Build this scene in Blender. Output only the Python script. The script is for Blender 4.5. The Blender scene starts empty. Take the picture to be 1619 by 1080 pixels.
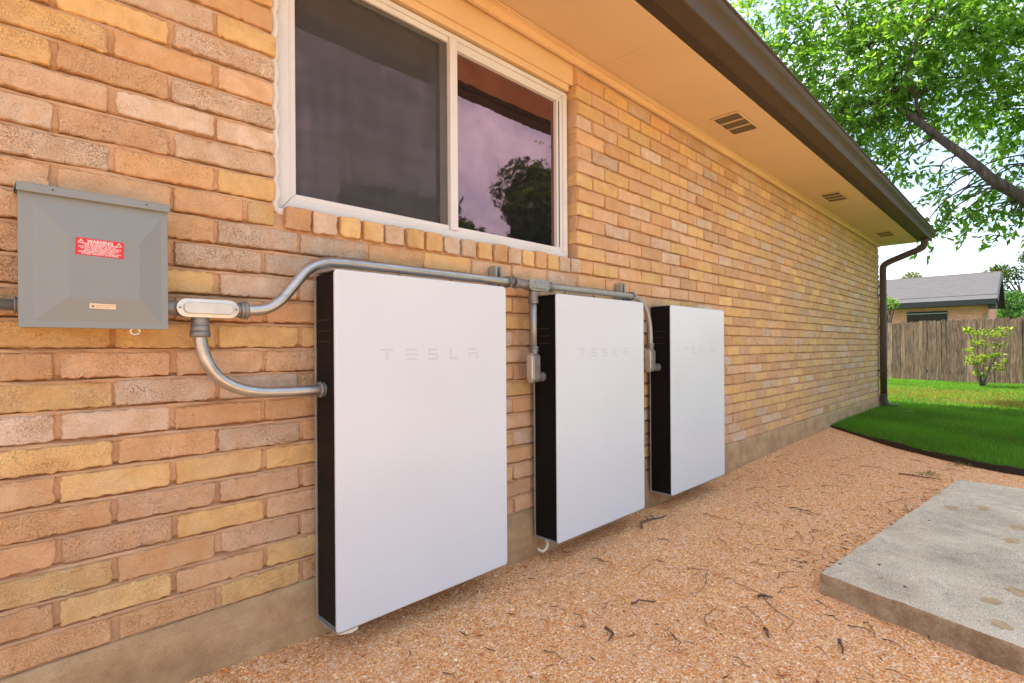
import bpy, bmesh, math, random
import numpy as np
from mathutils import Vector, Matrix
R_ = math.radians
rnd = random.Random(11)
nrs = np.random.RandomState(5)
SC = bpy.context.scene
COL = SC.collection

# ------------------------------------------------------------------ camera
F_PX, YAW, CYP, ROLL = 834.64, 0.78650, 549.4, -0.0065
CAM = Vector((0.0, -1.7368, 1.1373))
cam_d = bpy.data.cameras.new('camera'); cam = bpy.data.objects.new('camera', cam_d); COL.objects.link(cam)
FW = Vector((math.sin(YAW), math.cos(YAW), 0)); RT = Vector((math.cos(YAW), -math.sin(YAW), 0)); UP = Vector((0, 0, 1))
cr, sr = math.cos(ROLL), math.sin(ROLL)
rx = RT*cr + UP*sr; ux = UP*cr - RT*sr
m = Matrix(((rx.x, ux.x, -FW.x, CAM.x), (rx.y, ux.y, -FW.y, CAM.y), (rx.z, ux.z, -FW.z, CAM.z), (0, 0, 0, 1)))
cam.matrix_world = m
cam_d.sensor_width = 36; cam_d.lens = F_PX/1619*36; cam_d.shift_y = (CYP-540)/1619
cam_d.clip_start = 0.02; cam_d.clip_end = 600
SC.camera = cam

# ------------------------------------------------------------------ world, sun, exposure
SUN_EL, SUN_AZ = R_(60.5), R_(-9)            # azimuth from +Y (behind the house) towards +X
wd = bpy.data.worlds.new('World'); SC.world = wd; wd.use_nodes = True
nt = wd.node_tree; nt.nodes.clear()
sky = nt.nodes.new('ShaderNodeTexSky'); sky.sky_type = 'NISHITA'; sky.sun_disc = False
sky.sun_elevation = SUN_EL; sky.sun_rotation = SUN_AZ; sky.altitude = 200; sky.air_density = 1.0; sky.dust_density = 2.0; sky.ozone_density = 1.0
bg = nt.nodes.new('ShaderNodeBackground'); bg.inputs[1].default_value = 0.118
out = nt.nodes.new('ShaderNodeOutputWorld')
tc = nt.nodes.new('ShaderNodeTexCoord'); mp = nt.nodes.new('ShaderNodeMapping'); mp.inputs['Scale'].default_value = (1, 1, 2.2)
cn = nt.nodes.new('ShaderNodeTexNoise'); cn.inputs['Scale'].default_value = 2.6; cn.inputs['Detail'].default_value = 7; cn.inputs['Roughness'].default_value = .55
cr_ = nt.nodes.new('ShaderNodeValToRGB'); cr_.color_ramp.elements[0].position = .40; cr_.color_ramp.elements[0].color = (.12, .12, .12, 1)
cr_.color_ramp.elements[1].position = .68; cr_.color_ramp.elements[1].color = (.9, .9, .9, 1)
mx = nt.nodes.new('ShaderNodeMixRGB'); mx.inputs[2].default_value = (5.0, 5.4, 6.1, 1)
nt.links.new(tc.outputs['Generated'], mp.inputs[0]); nt.links.new(mp.outputs[0], cn.inputs['Vector'])
nt.links.new(cn.outputs['Fac'], cr_.inputs[0]); nt.links.new(cr_.outputs[0], mx.inputs[0])
nt.links.new(sky.outputs[0], mx.inputs[1]); nt.links.new(mx.outputs[0], bg.inputs[0]); nt.links.new(bg.outputs[0], out.inputs[0])
sd = bpy.data.lights.new('sun', 'SUN'); sd.energy = 3.9; sd.angle = R_(0.6); sd.color = (1.0, .93, .82)
so = bpy.data.objects.new('sun', sd); COL.objects.link(so)
sdir = Vector((math.sin(SUN_AZ)*math.cos(SUN_EL), math.cos(SUN_AZ)*math.cos(SUN_EL), math.sin(SUN_EL)))
so.rotation_euler = sdir.to_track_quat('Z', 'Y').to_euler(); so.location = (0, 8, 20)
SC.view_settings.view_transform = 'Standard'; SC.view_settings.look = 'None'
SC.view_settings.exposure = 1.7; SC.view_settings.gamma = 1.0

# ------------------------------------------------------------------ helpers: photo pixel -> place in the world
def ray(x, y):
    a, b = (x-809.5)/F_PX, (y-CYP)/F_PX
    u, v = a*cr + b*sr, -a*sr + b*cr
    return FW + RT*u - UP*v
def on_ground(x, y, z=.155):
    d = ray(x, y); t = (z-CAM.z)/d.z; p = CAM + d*t; return Vector((p.x, p.y, z))
def at_depth(x, y, w):
    return CAM + ray(x, y)*w

# ------------------------------------------------------------------ helpers: materials
MATS = {}
def lin(r, g, b):
    f = lambda c: ((c/255+.055)/1.055)**2.4 if c/255 > .04045 else c/255/12.92
    return (f(r), f(g), f(b), 1)
class N:
    def __init__(s, name):
        s.m = bpy.data.materials.new(name); s.m.use_nodes = True; s.t = s.m.node_tree; s.t.nodes.clear()
        s.o = s.n('OutputMaterial'); s.b = s.n('BsdfPrincipled'); s.l(s.b.outputs[0], s.o.inputs[0]); MATS[name] = s.m
        s.pos = s.n('NewGeometry').outputs['Position']
    def n(s, t): return s.t.nodes.new('ShaderNode'+t)
    def l(s, a, b): s.t.links.new(a, b)
    def set(s, **k):
        for a, v in k.items():
            s.b.inputs[a.replace('_', ' ')].default_value = v
        return s
    def noise(s, scale, detail=4, rough=.55, vec=None, dist=0, sc=None):
        q = s.n('TexNoise'); q.inputs['Scale'].default_value = scale; q.inputs['Detail'].default_value = detail
        q.inputs['Roughness'].default_value = rough; q.inputs['Distortion'].default_value = dist
        v = vec or s.pos
        if sc:
            mpp = s.n('Mapping'); mpp.inputs['Scale'].default_value = sc; s.l(v, mpp.inputs[0]); v = mpp.outputs[0]
        s.l(v, q.inputs['Vector']); return q.outputs['Fac']
    def vor(s, scale, feat='F1', out='Distance', vec=None, rand=1):
        q = s.n('TexVoronoi'); q.feature = feat; q.inputs['Scale'].default_value = scale; q.inputs['Randomness'].default_value = rand
        s.l(vec or s.pos, q.inputs['Vector']); return q.outputs[out]
    def ramp(s, f, stops):
        q = s.n('ValToRGB'); e = q.color_ramp.elements
        while len(e) < len(stops): e.new(.5)
        for i, (p, c) in enumerate(stops):
            e[i].position = p; e[i].color = c if hasattr(c, '__len__') else (c, c, c, 1)
        s.l(f, q.inputs[0]); return q.outputs[0]
    def mix(s, f, a, b, mode='MIX'):
        q = s.n('MixRGB'); q.blend_type = mode
        for i, v in enumerate((f, a, b)):
            if hasattr(v, 'is_linked') or hasattr(v, 'links'): s.l(v, q.inputs[i])
            else: q.inputs[i].default_value = v if (i == 0 or len(v) == 4) else (*v, 1)
        return q.outputs[0]
    def math(s, op, a, b=0.0):
        q = s.n('Math'); q.operation = op
        for i, v in enumerate((a, b)):
            if hasattr(v, 'links'): s.l(v, q.inputs[i])
            else: q.inputs[i].default_value = v
        return q.outputs[0]
    def attr(s, name):
        q = s.n('Attribute'); q.attribute_name = name; return q
    def col(s, c): s.l(c, s.b.inputs['Base Color']); return s
    def rough(s, c): s.l(c, s.b.inputs['Roughness']); return s
    def bump(s, h, strength=.5, dist=.002, prev=None):
        q = s.n('Bump'); q.inputs['Strength'].default_value = strength; q.inputs['Distance'].default_value = dist
        s.l(h, q.inputs['Height'])
        if prev: s.l(prev, q.inputs['Normal'])
        s.l(q.outputs[0], s.b.inputs['Normal']); return q.outputs[0]

def plain(name, c, rough=.6, metal=0, var=.12, scale=8, bump=0, bs=200):
    k = N(name); k.set(Roughness=rough, Metallic=metal)
    c = c if len(c) == 4 else (*c, 1)
    d = tuple(v*(1-var) for v in c[:3])+(1,); e = tuple(min(1, v*(1+var)) for v in c[:3])+(1,)
    k.col(k.ramp(k.noise(scale, 5), [(.3, d), (.7, e)]))
    if bump: k.bump(k.noise(bs, 3), bump, .001)
    return k

# brick: fired clay with pores, blotches and pale wash; body colour of each brick comes from attribute
k = N('brick'); a = k.attr('bcol')
blot = k.ramp(k.noise(15, 6, .65), [(.38, 0), (.62, 1)])
c = k.mix(k.math('MULTIPLY', blot, .5), a.outputs['Color'], (.62, .32, .13))
pale = k.ramp(k.noise(11, 4, .6), [(.45, 0), (.7, 1)])
c = k.mix(k.math('MULTIPLY', pale, .26), c, (.74, .57, .41))
pore = k.ramp(k.noise(430, 4, .75), [(.37, 1), (.48, 0)])
pm = k.ramp(k.noise(17, 3), [(.35, .35), (.6, 1)])
pf = k.math('MULTIPLY', k.math('MULTIPLY', pore, pm), a.outputs['Alpha'])
c = k.mix(pf, c, (.25, .13, .06))
grit = k.noise(520, 2, .7)
c = k.mix(.35, c, k.ramp(grit, [(.3, .25), (.7, .85)]), 'OVERLAY')
k.col(c); k.set(Roughness=.93, Specular_IOR_Level=.15)
h = k.math('SUBTRACT', k.math('MULTIPLY', k.noise(60, 5, .65), 1.2), k.math('MULTIPLY', pf, .55))
b1 = k.bump(h, .85, .004); k.bump(grit, .35, .0012, b1)

k = N('mortar')
c = k.ramp(k.noise(9, 6, .6), [(.3, lin(192, 150, 113)), (.7, lin(217, 177, 140))])
c = k.mix(.3, c, k.ramp(k.noise(450, 2), [(.3, .25), (.7, .8)]), 'OVERLAY'); k.col(c); k.set(Roughness=.95, Specular_IOR_Level=.1)
b1 = k.bump(k.noise(40, 5, .6), .9, .006); k.bump(k.noise(400, 2), .4, .0015, b1)

k = N('concrete_footing')
c = k.ramp(k.noise(6, 7, .65), [(.25, lin(148, 114, 78)), (.5, lin(188, 152, 110)), (.75, lin(208, 176, 136))])
st = k.ramp(k.noise(7, 7, .7, sc=(.35, 1, 1.6)), [(.46, 0), (.66, 1)])
c = k.mix(k.math('MULTIPLY', st, .5), c, lin(160, 128, 96)); c = k.mix(.3, c, k.ramp(k.noise(300, 3), [(.3, .3), (.7, .75)]), 'OVERLAY')
k.col(c); k.set(Roughness=.9); b1 = k.bump(k.noise(22, 6, .6), .6, .008); k.bump(k.noise(260, 3), .4, .002, b1)

k = N('concrete_slab')
c = k.ramp(k.noise(2.6, 8, .62), [(.3, lin(166, 150, 126)), (.5, lin(204, 188, 160)), (.7, lin(226, 212, 184))])
dk = k.ramp(k.noise(5.2, 7, .7, dist=.4), [(.52, 0), (.68, 1)])
c = k.mix(k.math('MULTIPLY', dk, .6), c, lin(150, 138, 120))
wh = k.ramp(k.noise(8, 8, .75, dist=.8), [(.58, 0), (.68, 1)]); c = k.mix(k.math('MULTIPLY', wh, .5), c, lin(242, 236, 220))
sp = k.noise(190, 4, .7); c = k.mix(.7, c, k.ramp(sp, [(.34, .12), (.6, .72)]), 'OVERLAY')
k.col(c); k.set(Roughness=.88); b1 = k.bump(k.noise(14, 6, .6), .35, .006); k.bump(sp, .5, .0025, b1)
k = N('concrete_edge')
c = k.ramp(k.noise(9, 7, .65), [(.25, lin(116, 94, 70)), (.5, lin(170, 144, 112)), (.75, lin(204, 182, 152))])
c = k.mix(.4, c, k.ramp(k.noise(120, 4, .7), [(.3, .2), (.7, .75)]), 'OVERLAY'); k.col(c); k.set(Roughness=.95)
b1 = k.bump(k.noise(28, 7, .7), .9, .012); k.bump(k.noise(200, 3), .5, .003, b1)
plain('slab_stain', lin(184, 156, 116), .9, var=.25, scale=30, bump=.5, bs=200)

k = N('gravel_base')
cell = k.vor(150, 'F1', 'Color'); sep = k.n('SeparateColor'); k.l(cell, sep.inputs[0])
c = k.ramp(sep.outputs[0], [(0, lin(186, 116, 64)), (.3, lin(228, 160, 96)), (.6, lin(244, 186, 126)), (.85, lin(250, 216, 182)), (1, lin(252, 236, 218))])
c = k.mix(k.ramp(k.vor(150, 'DISTANCE_TO_EDGE'), [(0, .75), (.12, 0)]), c, lin(196, 136, 90))
c = k.mix(k.math('MULTIPLY', k.ramp(k.noise(1.6, 5), [(.4, 0), (.7, 1)]), .35), c, lin(226, 170, 126)); k.col(c); k.set(Roughness=.95, Specular_IOR_Level=.1)
b1 = k.bump(k.vor(150), .6, .003); k.bump(k.noise(500, 2), .5, .002, b1)
k = N('stones'); a = k.attr('bcol')
c = k.mix(.35, a.outputs['Color'], k.ramp(k.noise(420, 3), [(.3, .3), (.7, .75)]), 'OVERLAY'); k.col(c); k.set(Roughness=.9, Specular_IOR_Level=.2)

k = N('lawn_soil')
c = k.ramp(k.noise(5, 6), [(.3, (.035, .10, .008, 1)), (.7, (.07, .17, .016, 1))]); k.col(c); k.set(Roughness=.95); k.bump(k.noise(60, 4), .8, .02)
k = N('far_ground'); k.col(k.ramp(k.noise(.4, 5), [(.3, (.06, .12, .015, 1)), (.7, (.11, .17, .03, 1))])); k.set(Roughness=.95)
def leafmat(name, tr=.45, rough=.5):
    k = N(name); a = k.attr('bcol'); k.col(a.outputs['Color']); k.set(Roughness=rough, Specular_IOR_Level=.35)
    t = k.n('BsdfTranslucent'); mxs = k.n('MixShader'); mxs.inputs[0].default_value = tr
    k.l(k.mix(1.0, a.outputs['Color'], (1.5, 1.45, .7), 'MULTIPLY'), t.inputs[0])
    k.l(k.b.outputs[0], mxs.inputs[1]); k.l(t.outputs[0], mxs.inputs[2]); k.l(mxs.outputs[0], k.o.inputs[0])
leafmat('leaf', .58); leafmat('grass', .35, .6)
k = N('bark'); c = k.ramp(k.noise(14, 6, .65, sc=(1, 1, .3)), [(.3, (.03, .022, .017, 1)), (.55, (.085, .064, .05, 1)), (.8, (.20, .17, .145, 1))]); k.col(c); k.set(Roughness=.95); k.bump(k.noise(30, 6, .7, sc=(1, 1, .3)), 1, .03)
plain('twig', (.16, .088, .05), .9, var=.4, scale=30)
plain('twig_grey', (.12, .095, .075), .9, var=.4, scale=40)

plain('battery_white', (.695, .72, .745), .38, var=.022, scale=2.2)
MATS['battery_white'].node_tree.nodes['Principled BSDF'].inputs['Coat Weight'].default_value = .15
plain('battery_letter', (.585, .607, .635), .4, var=.01)
plain('battery_rim', (.46, .44, .43), .4, metal=.3, var=.05)
k = N('battery_black'); k.col(k.ramp(k.noise(30, 4), [(.3, (.005, .005, .0055, 1)), (.7, (.007, .007, .0075, 1))])); k.set(Roughness=.5, Specular_IOR_Level=.18)
plain('box_grey', lin(140, 144, 141), .5, var=.035, scale=5)
plain('sticker_red', (.70, .022, .022), .45, var=.05)
plain('sticker_ink', (.86, .80, .78), .5, var=.02)
plain('nameplate', (.74, .62, .50), .35, metal=.25, var=.08, scale=60)
plain('ink_dark', (.06, .045, .03), .6)
k = N('galvanised'); k.set(Metallic=.9); k.col(k.ramp(k.noise(22, 5, sc=(.3, 1, 1)), [(.3, (.40, .40, .39, 1)), (.7, (.62, .62, .60, 1))])); k.rough(k.ramp(k.noise(60, 4), [(.3, .28), (.7, .5)])); k.bump(k.noise(240, 3), .08, .001)
plain('pipe_painted', (.40, .40, .375), .45, metal=.45, var=.12, scale=30)
plain('cast_fitting', (.27, .262, .25), .5, metal=.55, var=.2, scale=40, bump=.15, bs=400)
plain('fitting_cover', (.72, .68, .62), .38, metal=.55, var=.08, scale=30)
plain('fitting_worn', (.42, .41, .385), .4, metal=.6, var=.15, scale=50)
plain('screw', (.30, .27, .23), .4, metal=.8)
plain('frame_white', (.74, .71, .68), .42, var=.035, scale=6)
plain('caulk', (.80, .77, .72), .6, var=.05, bump=.4, bs=80)
k = N('trim_tan'); k.col(k.ramp(k.noise(3, 5), [(.3, lin(226, 190, 144)), (.7, lin(234, 200, 154))])); k.set(Roughness=.6); k.bump(k.noise(120, 3), .12, .001)
k = N('soffit_tan'); k.col(k.ramp(k.noise(1.3, 5), [(.3, lin(212, 180, 140)), (.7, lin(220, 189, 149))])); k.set(Roughness=.65); k.bump(k.noise(90, 4), .12, .0015)
plain('bronze', (.072, .047, .027), .65, metal=0, var=.1, scale=5)
plain('bronze_dark', (.040, .025, .015), .6, metal=0, var=.1, scale=5)
plain('vent_shade', (.004, .0028, .002), .95)
plain('shingle', (.17, .15, .14), .9, var=.25, scale=30, bump=.6, bs=60)
plain('edging', (.022, .015, .012), .6, var=.3)
plain('hook_plastic', (.72, .62, .48), .45)
plain('sash_shade', (.10, .085, .07), .5)  # brown with the shade of recessed sash strips and grooves put into it
def glass(name, refl, base, fac, rough=.0):
    k = N(name); k.b.inputs['Base Color'].default_value = (*base, 1); k.set(Roughness=.5, Specular_IOR_Level=.05)
    g = k.n('BsdfGlossy'); g.inputs['Color'].default_value = (*refl, 1); g.inputs['Roughness'].default_value = rough
    q = k.n('Bump'); q.inputs['Strength'].default_value = .10; q.inputs['Distance'].default_value = .012; k.l(k.noise(3.2, 3), q.inputs['Height']); k.l(q.outputs[0], g.inputs['Normal'])
    mxs = k.n('MixShader'); k.l(k.ramp(k.noise(5, 6, .65, dist=.6), [(.3, fac*.8), (.7, fac*1.15)]), mxs.inputs[0]); k.l(k.b.outputs[0], mxs.inputs[1]); k.l(g.outputs[0], mxs.inputs[2]); k.l(mxs.outputs[0], k.o.inputs[0])
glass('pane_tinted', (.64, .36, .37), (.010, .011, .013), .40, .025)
glass('pane_far', (.2, .22, .24), (.006, .009, .010), .25, .1)
# insect screen: fine woven mesh, mostly see-through
k = N('insect_screen'); k.b.inputs['Base Color'].default_value = (.085, .082, .08, 1); k.set(Roughness=.7)
tr = k.n('BsdfTransparent'); mxs = k.n('MixShader')
w = k.ramp(k.mix(.5, k.noise(9, 3, .6, sc=(3.2, 1, .35)), k.noise(9, 3, .6, sc=(.4, 1, 3.0))), [(.38, .30), (.62, .53)]); k.l(w, mxs.inputs[0]); k.l(tr.outputs[0], mxs.inputs[1]); k.l(k.b.outputs[0], mxs.inputs[2]); k.l(mxs.outputs[0], k.o.inputs[0])
k = N('fence_wood'); a = k.attr('bcol')
c = k.mix(k.ramp(k.noise(7, 6, .65, sc=(3.5, 3.5, .35)), [(.40, 0), (.58, .9)]), a.outputs['Color'], (.05, .03, .018))
c = k.mix(k.ramp(k.noise(22, 5, .6, sc=(4, 4, .25)), [(.45, 0), (.7, .55)]), c, (.36, .27, .19)); k.col(c); k.set(Roughness=.9); k.bump(k.noise(40, 4, .6, sc=(4, 4, .2)), .6, .004)
k = N('far_brick'); br = k.n('TexBrick'); br.inputs['Scale'].default_value = 1; br.inputs['Brick Width'].default_value = .25; br.inputs['Row Height'].default_value = .078; br.inputs['Mortar Size'].default_value = .008
br.inputs['Color1'].default_value = lin(232, 150, 128); br.inputs['Color2'].default_value = lin(216, 130, 110); br.inputs['Mortar'].default_value = lin(214, 172, 148)
sx = k.n('SeparateXYZ'); cx = k.n('CombineXYZ'); k.l(k.pos, sx.inputs[0]); k.l(k.math('ADD', sx.outputs[0], sx.outputs[1]), cx.inputs[0]); k.l(sx.outputs[2], cx.inputs[1]); k.l(cx.outputs[0], br.inputs['Vector'])
k.col(k.mix(.3, br.outputs[0], k.ramp(k.noise(2.5, 4), [(.3, .3), (.7, .75)]), 'OVERLAY')); k.set(Roughness=.9)
k = N('far_shingle'); c = k.ramp(k.noise(3, 4, .5, sc=(1, 1, 9)), [(.3, lin(72, 71, 73)), (.7, lin(84, 82, 83))]); k.col(c); k.set(Roughness=.95)
plain('far_dark', (.02, .02, .02), .6); plain('far_trim', (.35, .24, .14), .7)

# ------------------------------------------------------------------ helpers: meshes and objects
ORG = {}
class MB:
    def __init__(s): s.v = []; s.f = []; s.sm = []
    def add(s, vs, fs, smooth=False):
        o = len(s.v); s.v += [tuple(p) for p in vs]; s.f += [tuple(i+o for i in f) for f in fs]; s.sm += [smooth]*len(fs); return s
    def box(s, x0, x1, y0, y1, z0, z1):
        v = [(x, y, z) for x in (x0, x1) for y in (y0, y1) for z in (z0, z1)]
        return s.add(v, [(0, 1, 3, 2), (4, 6, 7, 5), (0, 4, 5, 1), (2, 3, 7, 6), (0, 2, 6, 4), (1, 5, 7, 3)])
    def rings(s, rings, cap=True, smooth=True, close=True):
        n = len(rings[0]); vs = [p for r in rings for p in r]; fs = []; sm = []
        for i in range(len(rings)-1):
            for j in range(n if close else n-1):
                fs.append((i*n+j, i*n+(j+1) % n, (i+1)*n+(j+1) % n, (i+1)*n+j))
        o = len(s.v); s.add(vs, fs, smooth)
        if cap:
            s.f += [tuple(o+j for j in reversed(range(n))), tuple(o+(len(rings)-1)*n+j for j in range(n))]; s.sm += [False, False]
        return s
    def tube(s, path, r, n=12, cap=True):
        path = [Vector(p) for p in path]; rs = r if hasattr(r, '__len__') else [r]*len(path); rings = []; nrm = None
        for i, p in enumerate(path):
            t = ((path[min(i+1, len(path)-1)]-p).normalized() + (p-path[max(i-1, 0)]).normalized()).normalized()
            if nrm is None: nrm = (Vector((0, 0, 1)) if abs(t.z) < .9 else Vector((0, 1, 0))).cross(t).normalized()
            else:
                nrm = (nrm - t*nrm.dot(t)).normalized()
            bn = t.cross(nrm)
            rings.append([p + (nrm*math.cos(2*math.pi*j/n) + bn*math.sin(2*math.pi*j/n))*rs[i] for j in range(n)])
        return s.rings(rings, cap)
    def cyl(s, a, b, r, n=16): return s.tube([a, b], r, n)
    def extr(s, outline, axis, a, b):        # outline of (u,v), extruded along axis 'x','y','z'
        def P(u, v, w): return {'x': (w, u, v), 'y': (u, w, v), 'z': (u, v, w)}[axis]
        return s.rings([[P(u, v, a) for u, v in outline], [P(u, v, b) for u, v in outline]], True, False)
def spline(pts, n=8):
    pts = [Vector(p) for p in pts]; o = []
    for i in range(len(pts)-1):
        p0, p1, p2, p3 = pts[max(i-1, 0)], pts[i], pts[i+1], pts[min(i+2, len(pts)-1)]
        for k_ in range(n):
            t = k_/n
            o.append(.5*((2*p1)+(p2-p0)*t+(2*p0-5*p1+4*p2-p3)*t*t+(3*p1-p0-3*p2+p3)*t**3))
    return o+[pts[-1]]
def link(name, mb, mat, parent=None, origin=None, colors=None, auto_bevel=0, kind=None, label=None, seg=2):
    vs = np.array(mb.v, dtype=float)
    if origin is None:
        lo, hi = vs.min(0), vs.max(0); origin = ((lo[0]+hi[0])/2, (lo[1]+hi[1])/2, lo[2])
    me = bpy.data.meshes.new(name); me.from_pydata([tuple(p) for p in (vs-np.array(origin))], [], mb.f); 
    me.polygons.foreach_set('use_smooth', mb.sm)
    if colors is not None:
        at = me.color_attributes.new('bcol', 'FLOAT_COLOR', 'POINT'); at.data.foreach_set('color', np.asarray(colors, dtype=np.float32).ravel())
    me.materials.append(MATS[mat]); me.update()
    o = bpy.data.objects.new(name, me); COL.objects.link(o)
    place(o, origin, parent)
    if auto_bevel:
        md = o.modifiers.new('bevel', 'BEVEL'); md.width = auto_bevel; md.segments = seg; md.limit_method = 'ANGLE'; md.angle_limit = R_(40)
    if kind: o['kind'] = kind
    if label: o['label'] = label
    return o
def place(o, origin, parent):
    origin = Vector(origin); ORG[o.name] = origin
    if parent: o.parent = parent; o.location = origin - ORG[parent.name]
    else: o.location = origin
def thing(name, label, cat, loc, group=None):
    o = bpy.data.objects.new(name, None); COL.objects.link(o); o.empty_display_size = .1; place(o, loc, None)
    o['label'] = label; o['category'] = cat
    if group: o['group'] = group
    return o
def tag(o, label, cat, group=None):
    o['label'] = label; o['category'] = cat
    if group: o['group'] = group
    return o
def np_mesh(name, V, Fa, mat, colors, parent=None, kind=None, smooth=False, origin=(0, 0, 0)):
    V = np.asarray(V, dtype=np.float32) - np.array(origin, dtype=np.float32); Fa = np.asarray(Fa, dtype=np.int32); n = Fa.shape[1]
    me = bpy.data.meshes.new(name); me.vertices.add(len(V)); me.vertices.foreach_set('co', V.ravel())
    me.loops.add(Fa.size); me.loops.foreach_set('vertex_index', Fa.ravel()); me.polygons.add(len(Fa))
    me.polygons.foreach_set('loop_start', np.arange(0, Fa.size, n, dtype=np.int32))
    me.polygons.foreach_set('use_smooth', np.full(len(Fa), smooth))
    me.update(calc_edges=True); me.validate()
    if colors is not None:
        C = np.ones((len(V), 4), np.float32); C[:, :colors.shape[1]] = colors
        at = me.color_attributes.new('bcol', 'FLOAT_COLOR', 'POINT'); at.data.foreach_set('color', C.ravel())
    me.materials.append(MATS[mat]); o = bpy.data.objects.new(name, me); COL.objects.link(o); place(o, origin, parent)
    if kind: o['kind'] = kind
    return o
def text_mesh(txt, size, loc, mat, name, parent, align='CENTER', rot=0, off=0.0):
    cu = bpy.data.curves.new('t', 'FONT'); cu.body = txt; cu.size = size; cu.align_x = align; cu.resolution_u = 2; cu.offset = off
    to = bpy.data.objects.new('t', cu); COL.objects.link(to); dg = bpy.context.evaluated_depsgraph_get(); dg.update()
    me0 = to.evaluated_get(dg).to_mesh(); mb = MB()
    c_, s_ = math.cos(rot), math.sin(rot)
    mb.add([(loc[0]+v.co.x*c_-v.co.y*s_, loc[1], loc[2]+v.co.x*s_+v.co.y*c_) for v in me0.vertices], [tuple(p.vertices) for p in me0.polygons])
    to.evaluated_get(dg).to_mesh_clear(); bpy.data.objects.remove(to); bpy.data.curves.remove(cu)
    return link(name, mb, mat, parent)
def stadium(x0, x1, z0, z1, n=8):
    w, h = x1-x0, z1-z0; r = min(w, h)/2; pts = []
    if w >= h: cs = [((x1-r), (z0+z1)/2, -90), ((x0+r), (z0+z1)/2, 90)]
    else: cs = [((x0+x1)/2, z1-r, 0), ((x0+x1)/2, z0+r, 180)]
    for cx_, cz_, a0 in cs:
        for i in range(n+1):
            t = R_(a0+180*i/n); pts.append((cx_+r*math.cos(t), cz_+r*math.sin(t)))
    return pts
def rrect(x0, x1, z0, z1, r, n=4):
    pts = []
    for cx_, cz_, a0 in ((x1-r, z0+r, -90), (x1-r, z1-r, 0), (x0+r, z1-r, 90), (x0+r, z0+r, 180)):
        for i in range(n+1):
            t = R_(a0+90*i/n); pts.append((cx_+r*math.cos(t), cz_+r*math.sin(t)))
    return pts

# ------------------------------------------------------------------ ground
EDGE = [(7.02, .02), (6.72, -.25), (6.27, -.66), (5.98, -.95), (5.76, -1.19), (5.60, -1.45), (5.48, -1.70), (5.3, -2.3), (5.2, -3.3), (5.2, -8.3)]
def gz(x, y):
    b = np.interp(x, [0, .4, 1, 1.8, 4.1, 4.6, 6.7, 9.6], [.205, .195, .16, .128, .138, .152, .185, .19])
    w_ = np.exp(-np.abs(y)/.5); return b*w_ + .152*(1-w_)
LAWN_Z = .185
me = MB(); me.add([(-90, -120, .06), (190, -120, .06), (190, 120, .06), (-90, 120, .06)], [(0, 1, 2, 3)])
link('ground', me, 'far_ground', origin=(0, 0, .06), kind='structure')
xs = np.concatenate([np.arange(-9, -2.5, .3), np.arange(-2.5, 7.3, .06)]); ys = np.concatenate([np.arange(-8.4, -3.35, .25), np.arange(-3.35, .06, .06)]); X, Y = np.meshgrid(xs, ys, indexing='ij')  # gravel carried on out of view, added as sunlit bounce for wall and soffit
Z = gz(X, Y) + .006*(np.sin(X*3.1+Y*2.2)*np.sin(Y*4.7-X*1.3)) + nrs.normal(0, .0012, X.shape)
n1, n2 = X.shape; idx = np.arange(n1*n2).reshape(n1, n2)
Fq = np.stack([idx[:-1, :-1], idx[1:, :-1], idx[1:, 1:], idx[:-1, 1:]], -1).reshape(-1, 4)
np_mesh('gravel_ground', np.stack([X, Y, Z], -1).reshape(-1, 3), Fq, 'gravel_base', None, kind='structure', smooth=True)
def lawn_sheet():
    mb = MB(); top = [(x+.02, y, LAWN_Z) for x, y in EDGE]
    poly = top + [(-30, -8.3, LAWN_Z), (-30, -40, LAWN_Z), (45, -40, LAWN_Z), (45, 30, LAWN_Z), (7.02, 30, LAWN_Z)]
    poly = [p for i, p in enumerate(poly) if i == 0 or p != poly[i-1]]
    mb.add(poly, [tuple(reversed(range(len(poly))))]); return mb
mb = lawn_sheet(); bm = bmesh.new(); vs = [bm.verts.new(p) for p in mb.v]; bm.faces.new(vs); bmesh.ops.triangulate(bm, faces=bm.faces[:])
mb2 = MB(); bm.verts.index_update(); mb2.add([v.co[:] for v in bm.verts], [tuple(v.index for v in (f.verts if f.normal.z > 0 else reversed(f.verts))) for f in bm.faces]); bm.free()
link('lawn', mb2, 'lawn_soil', kind='structure', origin=(10, -3, LAWN_Z))
def edge_x(y): return np.interp(-np.asarray(y), [-e[1] for e in EDGE], [e[0] for e in EDGE])
# lawn edging strip
ep = spline([(x, y, 0) for x, y in EDGE], 5); mb = MB()
rings = []
for i, p in enumerate(ep):
    t = (ep[min(i+1, len(ep)-1)]-ep[max(i-1, 0)]).normalized(); nn = Vector((-t.y, t.x, 0)); wob = .006*math.sin(i*.7)+.004*math.sin(i*2.1); zt = LAWN_Z+.012+wob
    rings.append([p-nn*.006+Vector((0, 0, .08)), p+nn*.006+Vector((0, 0, .08)), p+nn*.006+Vector((0, 0, zt)), p+nn*.002+Vector((0, 0, zt+.006)), p-nn*.002+Vector((0, 0, zt+.006)), p-nn*.006+Vector((0, 0, zt))])
mb.rings(rings, True, False)
tag(link('lawn_edging', mb, 'edging'), 'black curved lawn edging strip between gravel and grass', 'edging')

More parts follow.
